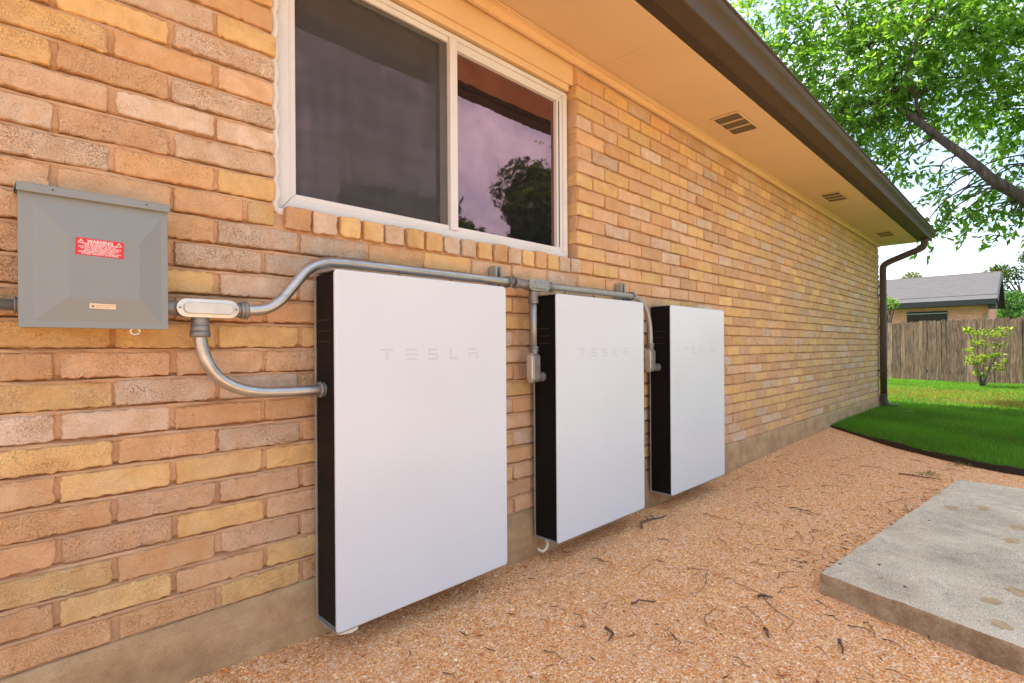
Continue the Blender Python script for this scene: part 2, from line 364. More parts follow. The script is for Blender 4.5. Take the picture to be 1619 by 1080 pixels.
# crushed granite: real stones, dense near the camera
def stones(n, xr, yr, smin, smax, seed):
    r = np.random.RandomState(seed)
    x = r.uniform(*xr, n); y = r.uniform(*yr, n)
    keep = (x < edge_x(y)-.01); x, y = x[keep], y[keep]
    # only where the picture can see the ground, with a margin
    d = np.stack([x-CAM.x, y-CAM.y], -1); f = d@np.array([FW.x, FW.y]); l = d@np.array([RT.x, RT.y])
    keep = (f > .3) & (np.abs(l) < f*1.08+.25); x, y = x[keep], y[keep]
    keep = ~((y > -.0)); x, y = x[keep], y[keep]; n = len(x)
    s = smin*(smax/smin)**(r.rand(n)**2.2); z = gz(x, y)+.006*(np.sin(x*3.1+y*2.2)*np.sin(y*4.7-x*1.3)) + s*.02
    base = np.array([[1, 0, 0], [0, 1, 0], [-1, 0, 0], [0, -1, 0], [0, 0, 1], [0, 0, -1]], float)
    fc = np.array([[0, 1, 4], [1, 2, 4], [2, 3, 4], [3, 0, 4], [1, 0, 5], [2, 1, 5], [3, 2, 5], [0, 3, 5]])
    P = base[None]*r.uniform(.55, 1.15, (n, 6, 1)) + r.normal(0, .14, (n, 6, 3)); P[:, :, 2] *= r.uniform(.28, .6, (n, 1)); P[:, :, 0] *= r.uniform(.7, 1.35, (n, 1))
    a_ = r.uniform(0, 6.28, n); ca, sa = np.cos(a_)[:, None], np.sin(a_)[:, None]
    tl = r.normal(0, .22, (n, 1))
    q = np.stack([P[:, :, 0]*ca-P[:, :, 1]*sa, P[:, :, 0]*sa+P[:, :, 1]*ca, P[:, :, 2]+P[:, :, 0]*tl], -1)*s[:, None, None]*.5
    q += np.stack([x, y, z], -1)[:, None]
    pal = np.array([lin(248, 202, 150)[:3], lin(240, 182, 124)[:3], lin(252, 220, 178)[:3], lin(254, 240, 220)[:3], lin(214, 146, 92)[:3], lin(226, 134, 72)[:3], lin(168, 114, 74)[:3], lin(250, 212, 164)[:3]])
    ci = r.choice(len(pal), n, p=[.21, .17, .17, .13, .09, .05, .08, .10]); C = pal[ci]*r.uniform(.82, 1.12, (n, 1))*np.array([[1.04, .93, .74]])
    C = np.repeat(C[:, None], 6, 1)
    Fi = (fc[None]+(np.arange(n)*6)[:, None, None]).reshape(-1, 3)
    return q.reshape(-1, 3), Fi, C.reshape(-1, 3)
parts = [stones(150000, (.1, 3.2), (-1.75, 0), .004, .0105, 1), stones(52000, (3.0, 7.1), (-2.4, 0), .007, .015, 2), stones(9000, (.2, 5.0), (-1.75, 0), .010, .020, 3)]
off = 0; Vs, Fs, Cs = [], [], []
for v_, f_, c_ in parts: Vs.append(v_); Fs.append(f_+off); Cs.append(c_); off += len(v_)
np_mesh('gravel', np.concatenate(Vs), np.concatenate(Fs), 'stones', np.concatenate(Cs), kind='stuff')['label'] = 'crushed tan and orange granite gravel covering the strip beside the house'

# grass blades
def blades(n, xr, yr, h, w, seed):
    r = np.random.RandomState(seed); x = r.uniform(*xr, n); y = r.uniform(*yr, n)
    d = np.stack([x-CAM.x, y-CAM.y], -1); f = d@np.array([FW.x, FW.y]); l = d@np.array([RT.x, RT.y])
    keep = (x > edge_x(y)+.006) & (np.abs(l) < f*1.06+.3) & ~((y > -.01) & (x < 9.78)); x, y = x[keep], y[keep]; n = len(x)
    a_ = r.uniform(0, 6.28, n); hh = h*r.uniform(.5, 1.25, n); ln = r.normal(0, .5, (n, 2))*hh[:, None]
    clump = np.sin(x*2.3+1)*np.sin(y*2.9)+np.sin(x*5.1-y*4.3)*.6
    hh *= 1+.18*clump
    b0 = np.stack([x-np.cos(a_)*w, y-np.sin(a_)*w, np.full(n, LAWN_Z-.004)], -1); b1_ = np.stack([x+np.cos(a_)*w, y+np.sin(a_)*w, np.full(n, LAWN_Z-.004)], -1)
    tp = np.stack([x+ln[:, 0], y+ln[:, 1], LAWN_Z+hh], -1)
    g = np.array([.085, .235, .013])[None]*r.uniform(.65, 1.35, (n, 1))*(1+.18*clump[:, None]); g[:, 0] *= r.uniform(.75, 1.3, n)
    # dry, thin patches in the lawn
    dry = np.exp(-(((x-12.4)/1.1)**2+((y+.2)/1.3)**2))*.7+np.exp(-(((x-11.2)/.6)**2+((y+1.5)/.9)**2))*1.0+.35*np.exp(-((x-13.5)/.7)**2)
    isd = r.rand(n) < np.clip(dry*.55+.05, 0, .9); g[isd] = np.array([.34, .19, .055])*r.uniform(.7, 1.2, (isd.sum(), 1))
    C = np.repeat(g[:, None], 3, 1); C[:, 2] *= 1.25
    return np.stack([b0, b1_, tp], 1).reshape(-1, 3), np.arange(n*3).reshape(-1, 3), C.reshape(-1, 3)
parts = [blades(150000, (5.4, 9.9), (-2.6, 0), .05, .0028, 11), blades(170000, (9.7, 17.5), (-3.2, 3.2), .055, .0055, 12)]
off = 0; Vs, Fs, Cs = [], [], []
for v_, f_, c_ in parts: Vs.append(v_); Fs.append(f_+off); Cs.append(c_); off += len(v_)
np_mesh('grass', np.concatenate(Vs), np.concatenate(Fs), 'grass', np.concatenate(Cs), kind='stuff')['label'] = 'short green lawn grass with dry brown patches'

# concrete slab
SZ = .238
def slab():
    near = Vector((2.34, -1.118, 0)); e1 = (Vector((4.60, -1.352, 0))-near); e2 = Vector((2.18, -1.702, 0))-near
    far = near+e1; e1n = e1.normalized(); e2n = e2.normalized()
    c = [near, far, far+Vector((-.10, -1, 0)).normalized()*2.2, near+e2n*2.6]
    def side(a_, b_, n, jit):
        return [a_.lerp(b_, i/n) + (Vector((rnd.gauss(0, jit), rnd.gauss(0, jit), 0)) if 0 < i < n else Vector((0, 0, 0))) for i in range(n)]
    ol = side(c[0], c[1], 40, .0025)+side(c[1], c[2], 20, .003)+side(c[2], c[3], 8, 0)+side(c[3], c[0], 46, .0025)
    return ol
ol = slab(); cen = sum(ol, Vector())/len(ol)
mb = MB()
def lvl(z, s): return [cen+(p-cen)*s+Vector((0, 0, z+0)) for p in ol]
mb.rings([lvl(.05, 1.003), lvl(SZ-.012, 1.0), lvl(SZ-.003, .9985)], False, False)
sl = link('concrete_slab', mb, 'concrete_edge', kind='structure', origin=(cen.x, cen.y, .05))
mb = MB(); r1, r2 = lvl(SZ-.003, .9985), lvl(SZ, .995); mb.rings([r1, r2], False, True); n = len(r2); mb.f.append(tuple(range(n, 2*n))); mb.sm.append(False)
link('slab_top', mb, 'concrete_slab', sl)
for i, (px, py, rx_, ry_) in enumerate([(1505, 803, .045, .03), (1556, 804, .05, .03), (1610, 834, .045, .035), (1600, 855, .05, .028), (1567, 950, .032, .028), (1583, 988, .035, .022), (1609, 936, .04, .03), (1483, 780, .03, .02), (1392, 915, .018, .008)]):
    c = on_ground(px, py, SZ); mb = MB(); pts = []
    for j in range(22):
        t = 2*math.pi*j/22; q = 1+.16*math.sin(2*t+i)+.1*math.sin(5*t+2*i)+rnd.gauss(0, .08); pts.append((c.x+rx_*q*math.cos(t), c.y+ry_*q*math.sin(t), SZ+.0012))
    mb.add(pts, [tuple(range(22))]); link('stain', mb, 'slab_stain', sl)
for px, py in ((1328, 892), (1390, 893), (1431, 928), (1469, 823)):
    c = on_ground(px, py, SZ); mb = MB(); mb.cyl((c.x, c.y, SZ-.001), (c.x, c.y, SZ+.0025), .0055, 10); link('bolt_stub', mb, 'ink_dark', sl)

# ------------------------------------------------------------------ the brick house
HOUSE = thing('brick_house', 'tan brick house with window, beige soffit and brown gutter', 'house', (4.0, 4.5, .15))
ZF, CH, NC = .358, .0779, 29
WL, WR = .668, 2.238                    # window opening
XEND = 9.76
# mortar: weathered joints, flush with the brick below and cut back under the brick above
MJ = .0128
def mortar(x0, x1, c0, c1, ztop=None):
    pf = []
    for c in range(c0, c1):
        zb, zt_ = ZF+c*CH+MJ*.6, ZF+(c+1)*CH-MJ*.4
        pf += [(.0235, zb-.0005), (.0125, zb+.007), (.0095, zt_-.004), (.0055, zt_+.001), (.0080, zt_+MJ*.55)]
    pf[0] = (.012, ZF-.01) if c0 == 0 else pf[0]
    zt_ = ztop or pf[-1][1]; pf += [(.0235, zt_), (.22, zt_), (.22, pf[0][1])]
    pf = pf[::-1]; nx = max(2, int((x1-x0)/.045)); rows = []; rj = random.Random(int(x0*100)+7); ph = [rj.uniform(0, 6.28) for _ in pf]
    for i in range(nx+1):
        x = x0+(x1-x0)*i/nx
        rows.append([(x, u+(rj.gauss(0, .0012) if u < .1 else 0), v+((.0016*math.sin(x*19+a_)+rj.gauss(0, .0011)) if u < .03 and v > ZF+.01 and v < 2.6 else 0)) for (u, v), a_ in zip(pf, ph)])
    return MB().rings(rows, True, False)
mb = MB()
for q in (mortar(-3, WL-.006, 0, NC, 2.69), mortar(WR+.008, XEND-.004, 0, NC, 2.69), mortar(WL-.0059, WR+.0079, 0, 15, 1.585)): mb.add(q.v, q.f)
WALL = link('wall', mb, 'mortar', HOUSE, origin=(4, .1, ZF))
PAL = {'y': ((.81, .51, .215), .6), 'o': ((.74, .425, .22), .75), 'p': ((.77, .48, .295), .8), 'w': ((.77, .575, .43), 1.1), 'd': ((.71, .42, .24), .75)}
PATT = {0: 'ooyo', 1: 'oyoy', 2: 'yopp', 3: 'opyp', 4: 'oppp', 5: 'oyyy', 6: 'yowo', 7: 'wwoo', 8: 'ywwo', 9: 'oppp', 10: 'yyyy', 11: 'oooo', 12: 'pyww', 13: 'ppww',
        14: 'poww', 15: 'ppoy', 16: 'woyy', 17: 'wpww', 18: 'pwww', 19: 'yoww', 20: 'yopp', 21: 'oyww', 22: 'ywyy', 23: 'oyoo', 24: 'yoyy'}
def project(x, y, z):
    d = Vector((x, y, z))-CAM; w = d.dot(FW)
    if w < .05: return None
    u, v = d.dot(RT)/w, -d.z/w
    return 809.5+F_PX*(u*cr-v*sr), CYP+F_PX*(u*sr+v*cr)
PWX, PWZ, PWW, PWH, PWY0, PWY1 = (.779, 1.854, 2.916), (1.389, 1.384, 1.387), .753, 1.15, -.03, -.177
PWPX = []
for x0, zt in zip(PWX, PWZ):
    a_ = project(x0, PWY0, zt); b_ = project(x0+PWW, PWY1, zt); c_ = project(x0, PWY1, zt-PWH); d_ = project(x0+PWW, PWY1, zt-PWH)
    PWPX.append((a_[0], b_[0], a_[1], b_[1], c_[1], d_[1]))
def hidden(px, py):
    for l_, r_, t1, t2, b1_, b2_ in PWPX:
        if l_+4 < px < r_-4:
            t = (px-l_)/(r_-l_)
            if t1+(t2-t1)*t+5 < py < b1_+(b2_-b1_)*t-6: return True
    return 28 < px < 264 and 295 < py < 518
bricks = []                                 # x0,x1,z0,z1,kind,depth,visible area
def area(x0, x1, z0, z1):
    c = [project(x, 0, z) for x, z in ((x0, z0), (x1, z0), (x1, z1), (x0, z1))]
    if any(q is None for q in c): return 0
    mx_ = sum(q[0] for q in c)/4; my_ = sum(q[1] for q in c)/4
    ins = sum(0 < q[0] < 1619 and 0 < q[1] < 1080 for q in c)/4
    if ins == 0: return 0
    vis = sum(not hidden(*q) for q in c+[(mx_, my_)])
    if vis == 0: return 0
    return ins*abs(sum(c[i][0]*c[(i+1) % 4][1]-c[(i+1) % 4][0]*c[i][1] for i in range(4)))/2*vis/5
for c in range(NC):
    z0 = ZF+c*CH+MJ*.6; z1 = ZF+(c+1)*CH-MJ*.4; offx = .13 if c % 2 else .245
    for kx in range(-14, 40):
        x0 = offx+(kx-1)*.25+MJ*.5+rnd.gauss(0, .002); x1 = offx+kx*.25-MJ*.5+rnd.gauss(0, .002)
        if x1 < -2.8 or x0 > XEND-.03: continue
        x1 = min(x1, XEND)
        kd = PATT.get(c, '')[kx:kx+1] if 0 <= kx <= 3 and c in PATT else ''
        if not kd: kd = rnd.choices('yopwd', (.30, .27, .25, .11, .07))[0] if x0 > 4 else rnd.choices('yopwd', (.28, .28, .22, .15, .07))[0]
        segs = [(x0, x1)]
        if c > 15 and c % 2 and kx == 2: x1 = WL+.05
        if c > 15 and c % 2 and kx == 3: continue
        if c == 15 and kx == 2: x1 = .570
        if c == 15 and kx == 3: x0 = .585
        if c >= 15:
            segs = []
            if x0 < WL: segs.append((x0, min(x1, WL-.001+rnd.gauss(0, .0035))))
            if x1 > WR: segs.append((max(x0, WR+rnd.gauss(0, .0015)), x1))
        for s0, s1 in segs:
            if s1-s0 < .03: continue
            jamb = c >= 15 and abs(s0-WR) < .006
            if c == 15 and jamb: s0 += .02; jamb = False
            bricks.append([s0, s1, z0+rnd.gauss(0, .0012), z1+rnd.gauss(0, .0012), kd, .115 if jamb else .03, area(s0, s1, z0, z1), 0.0])
for i, kd in enumerate('owyywyywwyowyoyww'):    # rowlock sill under the window
    x0 = .692+i*.0925; x0_, x1_ = x0+.007+rnd.gauss(0, .0015), x0+.0925-.005+rnd.gauss(0, .0015)
    bricks.append([x0_, x1_, 1.529+rnd.gauss(0, .0015), 1.603+rnd.gauss(0, .002), kd, .06, area(x0_, x1_, 1.53, 1.6)+500, -.010])
def brick_geo(b, fine):
    x0, x1, z0, z1, kd, dep, ar, yo = b; w, h_ = x1-x0, z1-z0
    if fine: nl, ns, cr2 = max(3, int(w/.012)), 5, (.003, .011)
    else: nl, ns, cr2 = 2, 1, (.004, .010)
    rr = [rnd.uniform(*cr2) if rnd.random() > .2 else cr2[0] for _ in range(4)]
    if fine and rnd.random() < .3: rr[rnd.randrange(4)] = rnd.uniform(.012, .026)
    j = .0014 if fine else .0009
    pts = []
    cs = ((x1, z0, -1, 1, -90, rr[0]), (x1, z1, -1, -1, 0, rr[1]), (x0, z1, 1, -1, 90, rr[2]), (x0, z0, 1, 1, 180, rr[3]))
    for q in range(4):
        cx_, cz_, sx_, sz_, a0, r = cs[q]; nn = 3 if fine else 1
        for i in range(nn+1):
            t = R_(a0+90*i/nn); pts.append((cx_+sx_*r+r*math.cos(t), cz_+sz_*r+r*math.sin(t)))
        nx_ = cs[(q+1) % 4]; seg = nl if q % 2 else ns
        ex, ez = nx_[0]+nx_[2]*nx_[5]*(0 if q in (0, 2) else 1), nx_[1]+nx_[3]*nx_[5]*(1 if q in (0, 2) else 0)
        lx, lz = pts[-1]
        for i in range(1, seg): pts.append((lx+(ex-lx)*i/seg, lz+(ez-lz)*i/seg))
    ph = rnd.uniform(0, 6); amp = rnd.uniform(.0001, .0006) if fine else .0006
    pts = [(x+rnd.gauss(0, j), z+rnd.gauss(0, j)+amp*math.sin(x*31+ph)+.4*amp*math.sin(x*97-2*ph)) for x, z in pts]
    mx_, mz_ = (x0+x1)/2, (z0+z1)/2; proud = yo+rnd.gauss(0, .0014); tx, tz = rnd.gauss(0, .012), rnd.gauss(0, .025)
    def yy(x, z, y): return proud+y+(x-mx_)*tx+(z-mz_)*tz
    def inset(d):
        return [(x-max(-1, min(1, (x-mx_)/(w/2)))*d*(1 if abs(x-mx_) > w/2-.02 else .2), z-max(-1, min(1, (z-mz_)/(h_/2)))*d) for x, z in pts]
    rings = [[(x, dep+proud, z) for x, z in pts], [(x, yy(x, z, .0075), z) for x, z in pts]]
    if fine: rings += [[(x, yy(x, z, .0022), z) for x, z in inset(.0010)], [(x, yy(x, z, 0)+rnd.gauss(0, .0005), z) for x, z in inset(.0034)]]
    else: rings += [[(x, yy(x, z, 0), z) for x, z in inset(.0045)]]
    base, sp = PAL[kd]; f = rnd.uniform(.88, 1.10); g = rnd.gauss(0, .025)
    col = (base[0]*f*(1+g), base[1]*f, base[2]*f*(1-g), sp*rnd.uniform(.3, 1.2))
    return rings, col
order = sorted(range(len(bricks)), key=lambda i: -bricks[i][6]); big = set(order[:300])
rest = MB(); restc = []
for i, b in enumerate(bricks):
    fine = i in big; rings, col = brick_geo(b, fine); rings = [list(reversed(r)) for r in rings]
    if fine:
        mb = MB(); mb.rings(rings, False, False); n = len(rings[0]); mb.f.append(tuple((len(rings)-1)*n+j for j in range(n))); mb.sm.append(False)
        link('brick', mb, 'brick', WALL, colors=[col]*len(mb.v), origin=((b[0]+b[1])/2, 0, (b[2]+b[3])/2))
    else:
        o0 = len(rest.v); rest.rings(rings, False, True); n = len(rings[0]); rest.f.append(tuple(o0+(len(rings)-1)*n+j for j in range(n))); rest.sm.append(False)
        restc += [col]*(len(rest.v)-o0)
link('distant_bricks', rest, 'brick', WALL, colors=restc, kind='stuff', origin=(6, 0, ZF))
# footing: rough poured concrete under the brick
xs = np.arange(-2.8, XEND+.06, .07); rings = []
for i, x in enumerate(xs):
    w1 = .004*math.sin(x*1.7)+rnd.gauss(0, .0015); zt = ZF+.001+.0025*math.sin(x*2.3)+rnd.gauss(0, .0008)
    rings.append([(x, .2, -.05), (x, -.012+w1, -.05), (x, -.012+w1+rnd.gauss(0, .002), .2), (x, -.006+w1, .30+rnd.gauss(0, .006)), (x, -.002+w1*.4, zt-.006), (x, .004, zt), (x, .2, zt)])
mb = MB(); mb.rings(rings, True, True); link('footing', mb, 'concrete_footing', HOUSE)
# other walls, roof
mb = MB(); mb.box(XEND-.2, XEND-.004, .221, 9.2, -.05, 2.69); link('end_wall', mb, 'far_brick', HOUSE)
mb = MB(); mb.add([(XEND-.01, .3, 2.70), (XEND-.01, 8.9, 2.70), (XEND-.01, 4.6, 4.40), (XEND-.15, .3, 2.70), (XEND-.15, 8.9, 2.70), (XEND-.15, 4.6, 4.40)], [(0, 1, 2), (5, 4, 3), (0, 2, 5, 3), (1, 4, 5, 2), (0, 3, 4, 1)]); link('gable', mb, 'trim_tan', HOUSE)
mb = MB(); mb.box(-3, XEND-.2, 9.0, 9.2, -.05, 2.69); link('back_wall', mb, 'far_brick', HOUSE)
mb = MB(); ol_ = [(-.60, 2.835), (4.6, 4.50), (9.8, 2.835), (9.8, 2.87), (4.6, 4.545), (-.625, 2.87)]; mb.extr(ol_, 'x', -3.3, 10.05); link('roof', mb, 'shingle', HOUSE)
# soffit panels
SOZ = 2.682; seam = on_ground(1057, 56, SOZ).x
edges = [-3.0, seam-2.44, seam, seam+2.44, seam+4.88, 9.96]
for a_, b_ in zip(edges[:-1], edges[1:]):
    mb = MB(); mb.box(a_+.0008, b_-.0008, -.463, .215, SOZ, SOZ+.012); link('soffit_panel', mb, 'soffit_tan', HOUSE, auto_bevel=.0012, seg=1)
mb = MB(); mb.box(-3, XEND-.02, -.018, .004, 2.634, SOZ-.002); link('frieze_board', mb, 'trim_tan', HOUSE, auto_bevel=.003)
mb = MB(); mb.extr([(-.0185, SOZ-.018), (-.030, SOZ-.0165), (-.034, SOZ-.009), (-.034, SOZ-.001), (-.0185, SOZ-.001)], 'x', -3, XEND-.02); link('cornice_moulding', mb, 'trim_tan', HOUSE)
for q in range(2):
    pts = [(x, -.037-q*.006+.003*math.sin(x*2.1+q*2), SOZ-.018+q*.010+.004*math.sin(x*1.7+q)) for x in np.arange(.5, 9.6, .22)]
    mb = MB(); mb.tube(pts, .0032, 6); link('cable', mb, 'trim_tan', HOUSE, label='thin painted cable along the soffit')
mb = MB(); mb.extr([(-.46, 2.6955), (-.46, 2.828), (4.6, 4.49), (4.6, 4.36)], 'x', 9.962, 9.984); link('barge_board', mb, 'trim_tan', HOUSE)
# fascia and gutter
mb = MB(); mb.box(-3, 9.97, -.524, -.4635, 2.688, 2.832); link('fascia', mb, 'bronze_dark', HOUSE)
gp = [(-.5245, 2.826), (-.5245, 2.684), (-.600, 2.684), (-.615, 2.681), (-.623, 2.684), (-.624, 2.690), (-.620, 2.694), (-.622, 2.722), (-.627, 2.742), (-.640, 2.760), (-.654, 2.774), (-.660, 2.79), (-.6605, 2.812), (-.668, 2.814), (-.670, 2.822), (-.664, 2.829), (-.652, 2.829), (-.648, 2.822)]
mb = MB(); mb.extr(gp, 'x', -3, 9.985); GUT = link('gutter', mb, 'bronze', HOUSE, label='dark bronze rain gutter')
mb = MB(); mb.extr([(u*1.0, v) for u, v in gp], 'x', 9.9855, 9.990); link('end_cap', mb, 'bronze', GUT)
for x in np.arange(.6, 9.8, .8):
    mb = MB(); mb.box(x-.012, x+.012, -.662, -.53, 2.8295, 2.832); link('strap', mb, 'bronze', GUT)
# downspout
def sweep(path, hw, hd):
    path = [Vector(p) for p in path]; rings = []
    for i, p in enumerate(path):
        t = ((path[min(i+1, len(path)-1)]-p).normalized()+(p-path[max(i-1, 0)]).normalized()).normalized(); sx_ = Vector((1, 0, 0)); nn = sx_.cross(t).normalized()
        rings.append([p+sx_*u+nn*v for u, v in rrect(-hw, hw, -hd, hd, .018, 3)])
    return MB().rings(rings, True, True)
DX = 9.70
mb = sweep(spline([(DX, -.565, 2.69), (DX, -.565, 2.62), (DX, -.545, 2.565), (DX, -.49, 2.53)], 4)+spline([(DX, -.42, 2.505), (DX, -.16, 2.405)], 2)+spline([(DX, -.10, 2.375), (DX, -.066, 2.335), (DX, -.060, 2.27), (DX, -.060, 2.2)], 4)+[(DX, -.06, 1.2), (DX, -.06, .36)], .05, .04)
DS = link('downspout', mb, 'bronze', HOUSE, label='dark brown downspout at the far wall corner')
mb = sweep(spline([(DX, -.06, .40), (DX, -.062, .30), (DX, -.085, .235), (DX, -.15, .205), (DX, -.24, .198)], 4), .0525, .0425); link('elbow', mb, 'bronze', DS)
for z in (1.9, .75):
    mb = MB(); mb.box(DX-.056, DX+.056, -.104, -.002, z-.012, z+.012); link('bracket', mb, 'bronze', DS)
# soffit vents
for cx_, cy_ in ((3.70, -.255), (6.26, -.238), (8.87, -.232)):
    V = MB(); V.box(cx_-.19, cx_+.19, cy_-.085, cy_+.085, SOZ-.0035, SOZ-.0012); v = link('soffit_vent', V, 'vent_shade', HOUSE)  # near-black backing plate paints in the shade behind the louvres
    fr = MB()
    for xa, xb, ya, yb in ((-.2, .2, -.1, -.080), (-.2, .2, .080, .1), (-.2, -.178, -.080, .080), (.178, .2, -.080, .080), (-.067, -.052, -.080, .080), (.052, .067, -.080, .080)):
        fr.box(cx_+xa, cx_+xb, cy_+ya, cy_+yb, SOZ-.0065, SOZ-.0034)
    link('vent_frame', fr, 'soffit_tan', v)
    lv = MB()
    for row in ((-.178, -.067), (-.052, .052), (.067, .178)):
        for i in range(9):
            y_ = cy_-.080+.016*(i+1)-.0012; lv.box(cx_+row[0], cx_+row[1], y_, y_+.0024, SOZ-.0047, SOZ-.0036)
    link('louvre', lv, 'soffit_tan', v)
# window
FY = .05
WIN = link('window', MB().box(.70, 2.21, .098, .104, 1.60, 2.53), 'sash_shade', HOUSE, label='white framed sliding window with dark tinted panes')
def member(pts, y0, y1, mat, name, bev=.003):       # mitred frame member: outline in (x,z)
    return link(name, MB().extr(pts, 'y', y0, y1), mat, WIN, auto_bevel=bev)
def ring4(x0, x1, z0, z1, t4, y0, y1, mat, name, bev=.003):
    l_, r_, b_, t_ = t4; g = .0006
    member([(x0, z0+g), (x0+l_, z0+b_+g), (x0+l_, z1-t_-g), (x0, z1-g)], y0, y1, mat, name, bev)
    member([(x1, z1-g), (x1-r_, z1-t_-g), (x1-r_, z0+b_+g), (x1, z0+g)], y0, y1, mat, name, bev)
    member([(x0+g, z0), (x1-g, z0), (x1-r_-g, z0+b_), (x0+l_+g, z0+b_)], y0, y1, mat, name, bev)
    member([(x0+g, z1), (x0+l_+g, z1-t_), (x1-r_-g, z1-t_), (x1-g, z1)], y0, y1, mat, name, bev)
ring4(.690, 2.220, 1.588, 2.496, (.046, .030, .056, .020), FY, .095, 'frame_white', 'frame')
ring4(.7365, 1.4215, 1.6445, 2.4755, (.022, .001, .021, .022), FY+.008, .094, 'frame_white', 'sash', .002)
ring4(1.4645, 2.1895, 1.6445, 2.4755, (.001, .046, .021, .036), FY+.010, .094, 'frame_white', 'sash', .002)
mb = MB(); mb.box(1.4225, 1.4635, FY-.004, .093, 1.6451, 2.4749); link('mullion', mb, 'frame_white', WIN, auto_bevel=.004)
mb = MB(); mb.box(2.158, 2.163, FY+.0065, FY+.0098, 1.668, 2.44); link('track_groove', mb, 'sash_shade', WIN)  # dark strip on the sash face; the groove's shade is its colour
mb = MB(); mb.box(.69, 2.222, FY+.014, .095, 2.4965, 2.507); link('head_groove', mb, 'sash_shade', WIN)
mb = MB(); mb.box(.69, 2.2225, FY-.012, .095, 2.5075, 2.540); link('head_trim', mb, 'trim_tan', WIN, auto_bevel=.003)
mb = MB(); mb.box(.7590, 1.4205, .082, .088, 1.6660, 2.4530); link('pane', mb, 'pane_tinted', WIN, label='left pane behind an insect screen')
mb = MB(); mb.box(1.4660, 2.1430, .080, .088, 1.6660, 2.4390); link('pane', mb, 'pane_tinted', WIN, label='right pane mirroring a pinkish sky')
mb = MB(); mb.box(.7592, 1.3795, .0698, .0704, 1.6662, 2.4325); link('insect_screen', mb, 'insect_screen', WIN, label='grey woven insect screen over the left pane')
mb = MB(); mb.box(1.380, 1.4200, .066, .078, 1.6662, 2.452); mb.box(.7592, 1.3798, .066, .078, 2.433, 2.4525); link('screen_frame', mb, 'sash_shade', WIN, auto_bevel=.002)  # strips lying in shadow, with that shade put into their dark colour
for x in (.737, 2.158):
    mb = MB(); mb.box(x-.012, x+.012, FY-.0012, FY-.0002, 1.607, 1.611); link('weep_slot', mb, 'ink_dark', WIN)
mb = MB(); mb.box(WL-.004, WR+.02, .028, .06, 2.5405, SOZ-.002); link('frieze_panel', mb, 'trim_tan', HOUSE)
# caulk: a hand-run bead between brick edge and frame
pts = [(WL+.010+.0035*math.sin(z*81)+rnd.gauss(0, .0012), .032, z) for z in np.arange(1.585, 2.54, .012)]
mb = MB(); mb.tube(pts, .014, 8); link('caulk_bead', mb, 'caulk', WIN)
pts = [(x, .03, 1.592+.003*math.sin(x*68+1)+rnd.gauss(0, .001)) for x in np.arange(.68, 2.235, .012)]
mb = MB(); mb.tube(pts, .014, 8); link('caulk_bead', mb, 'caulk', WIN)

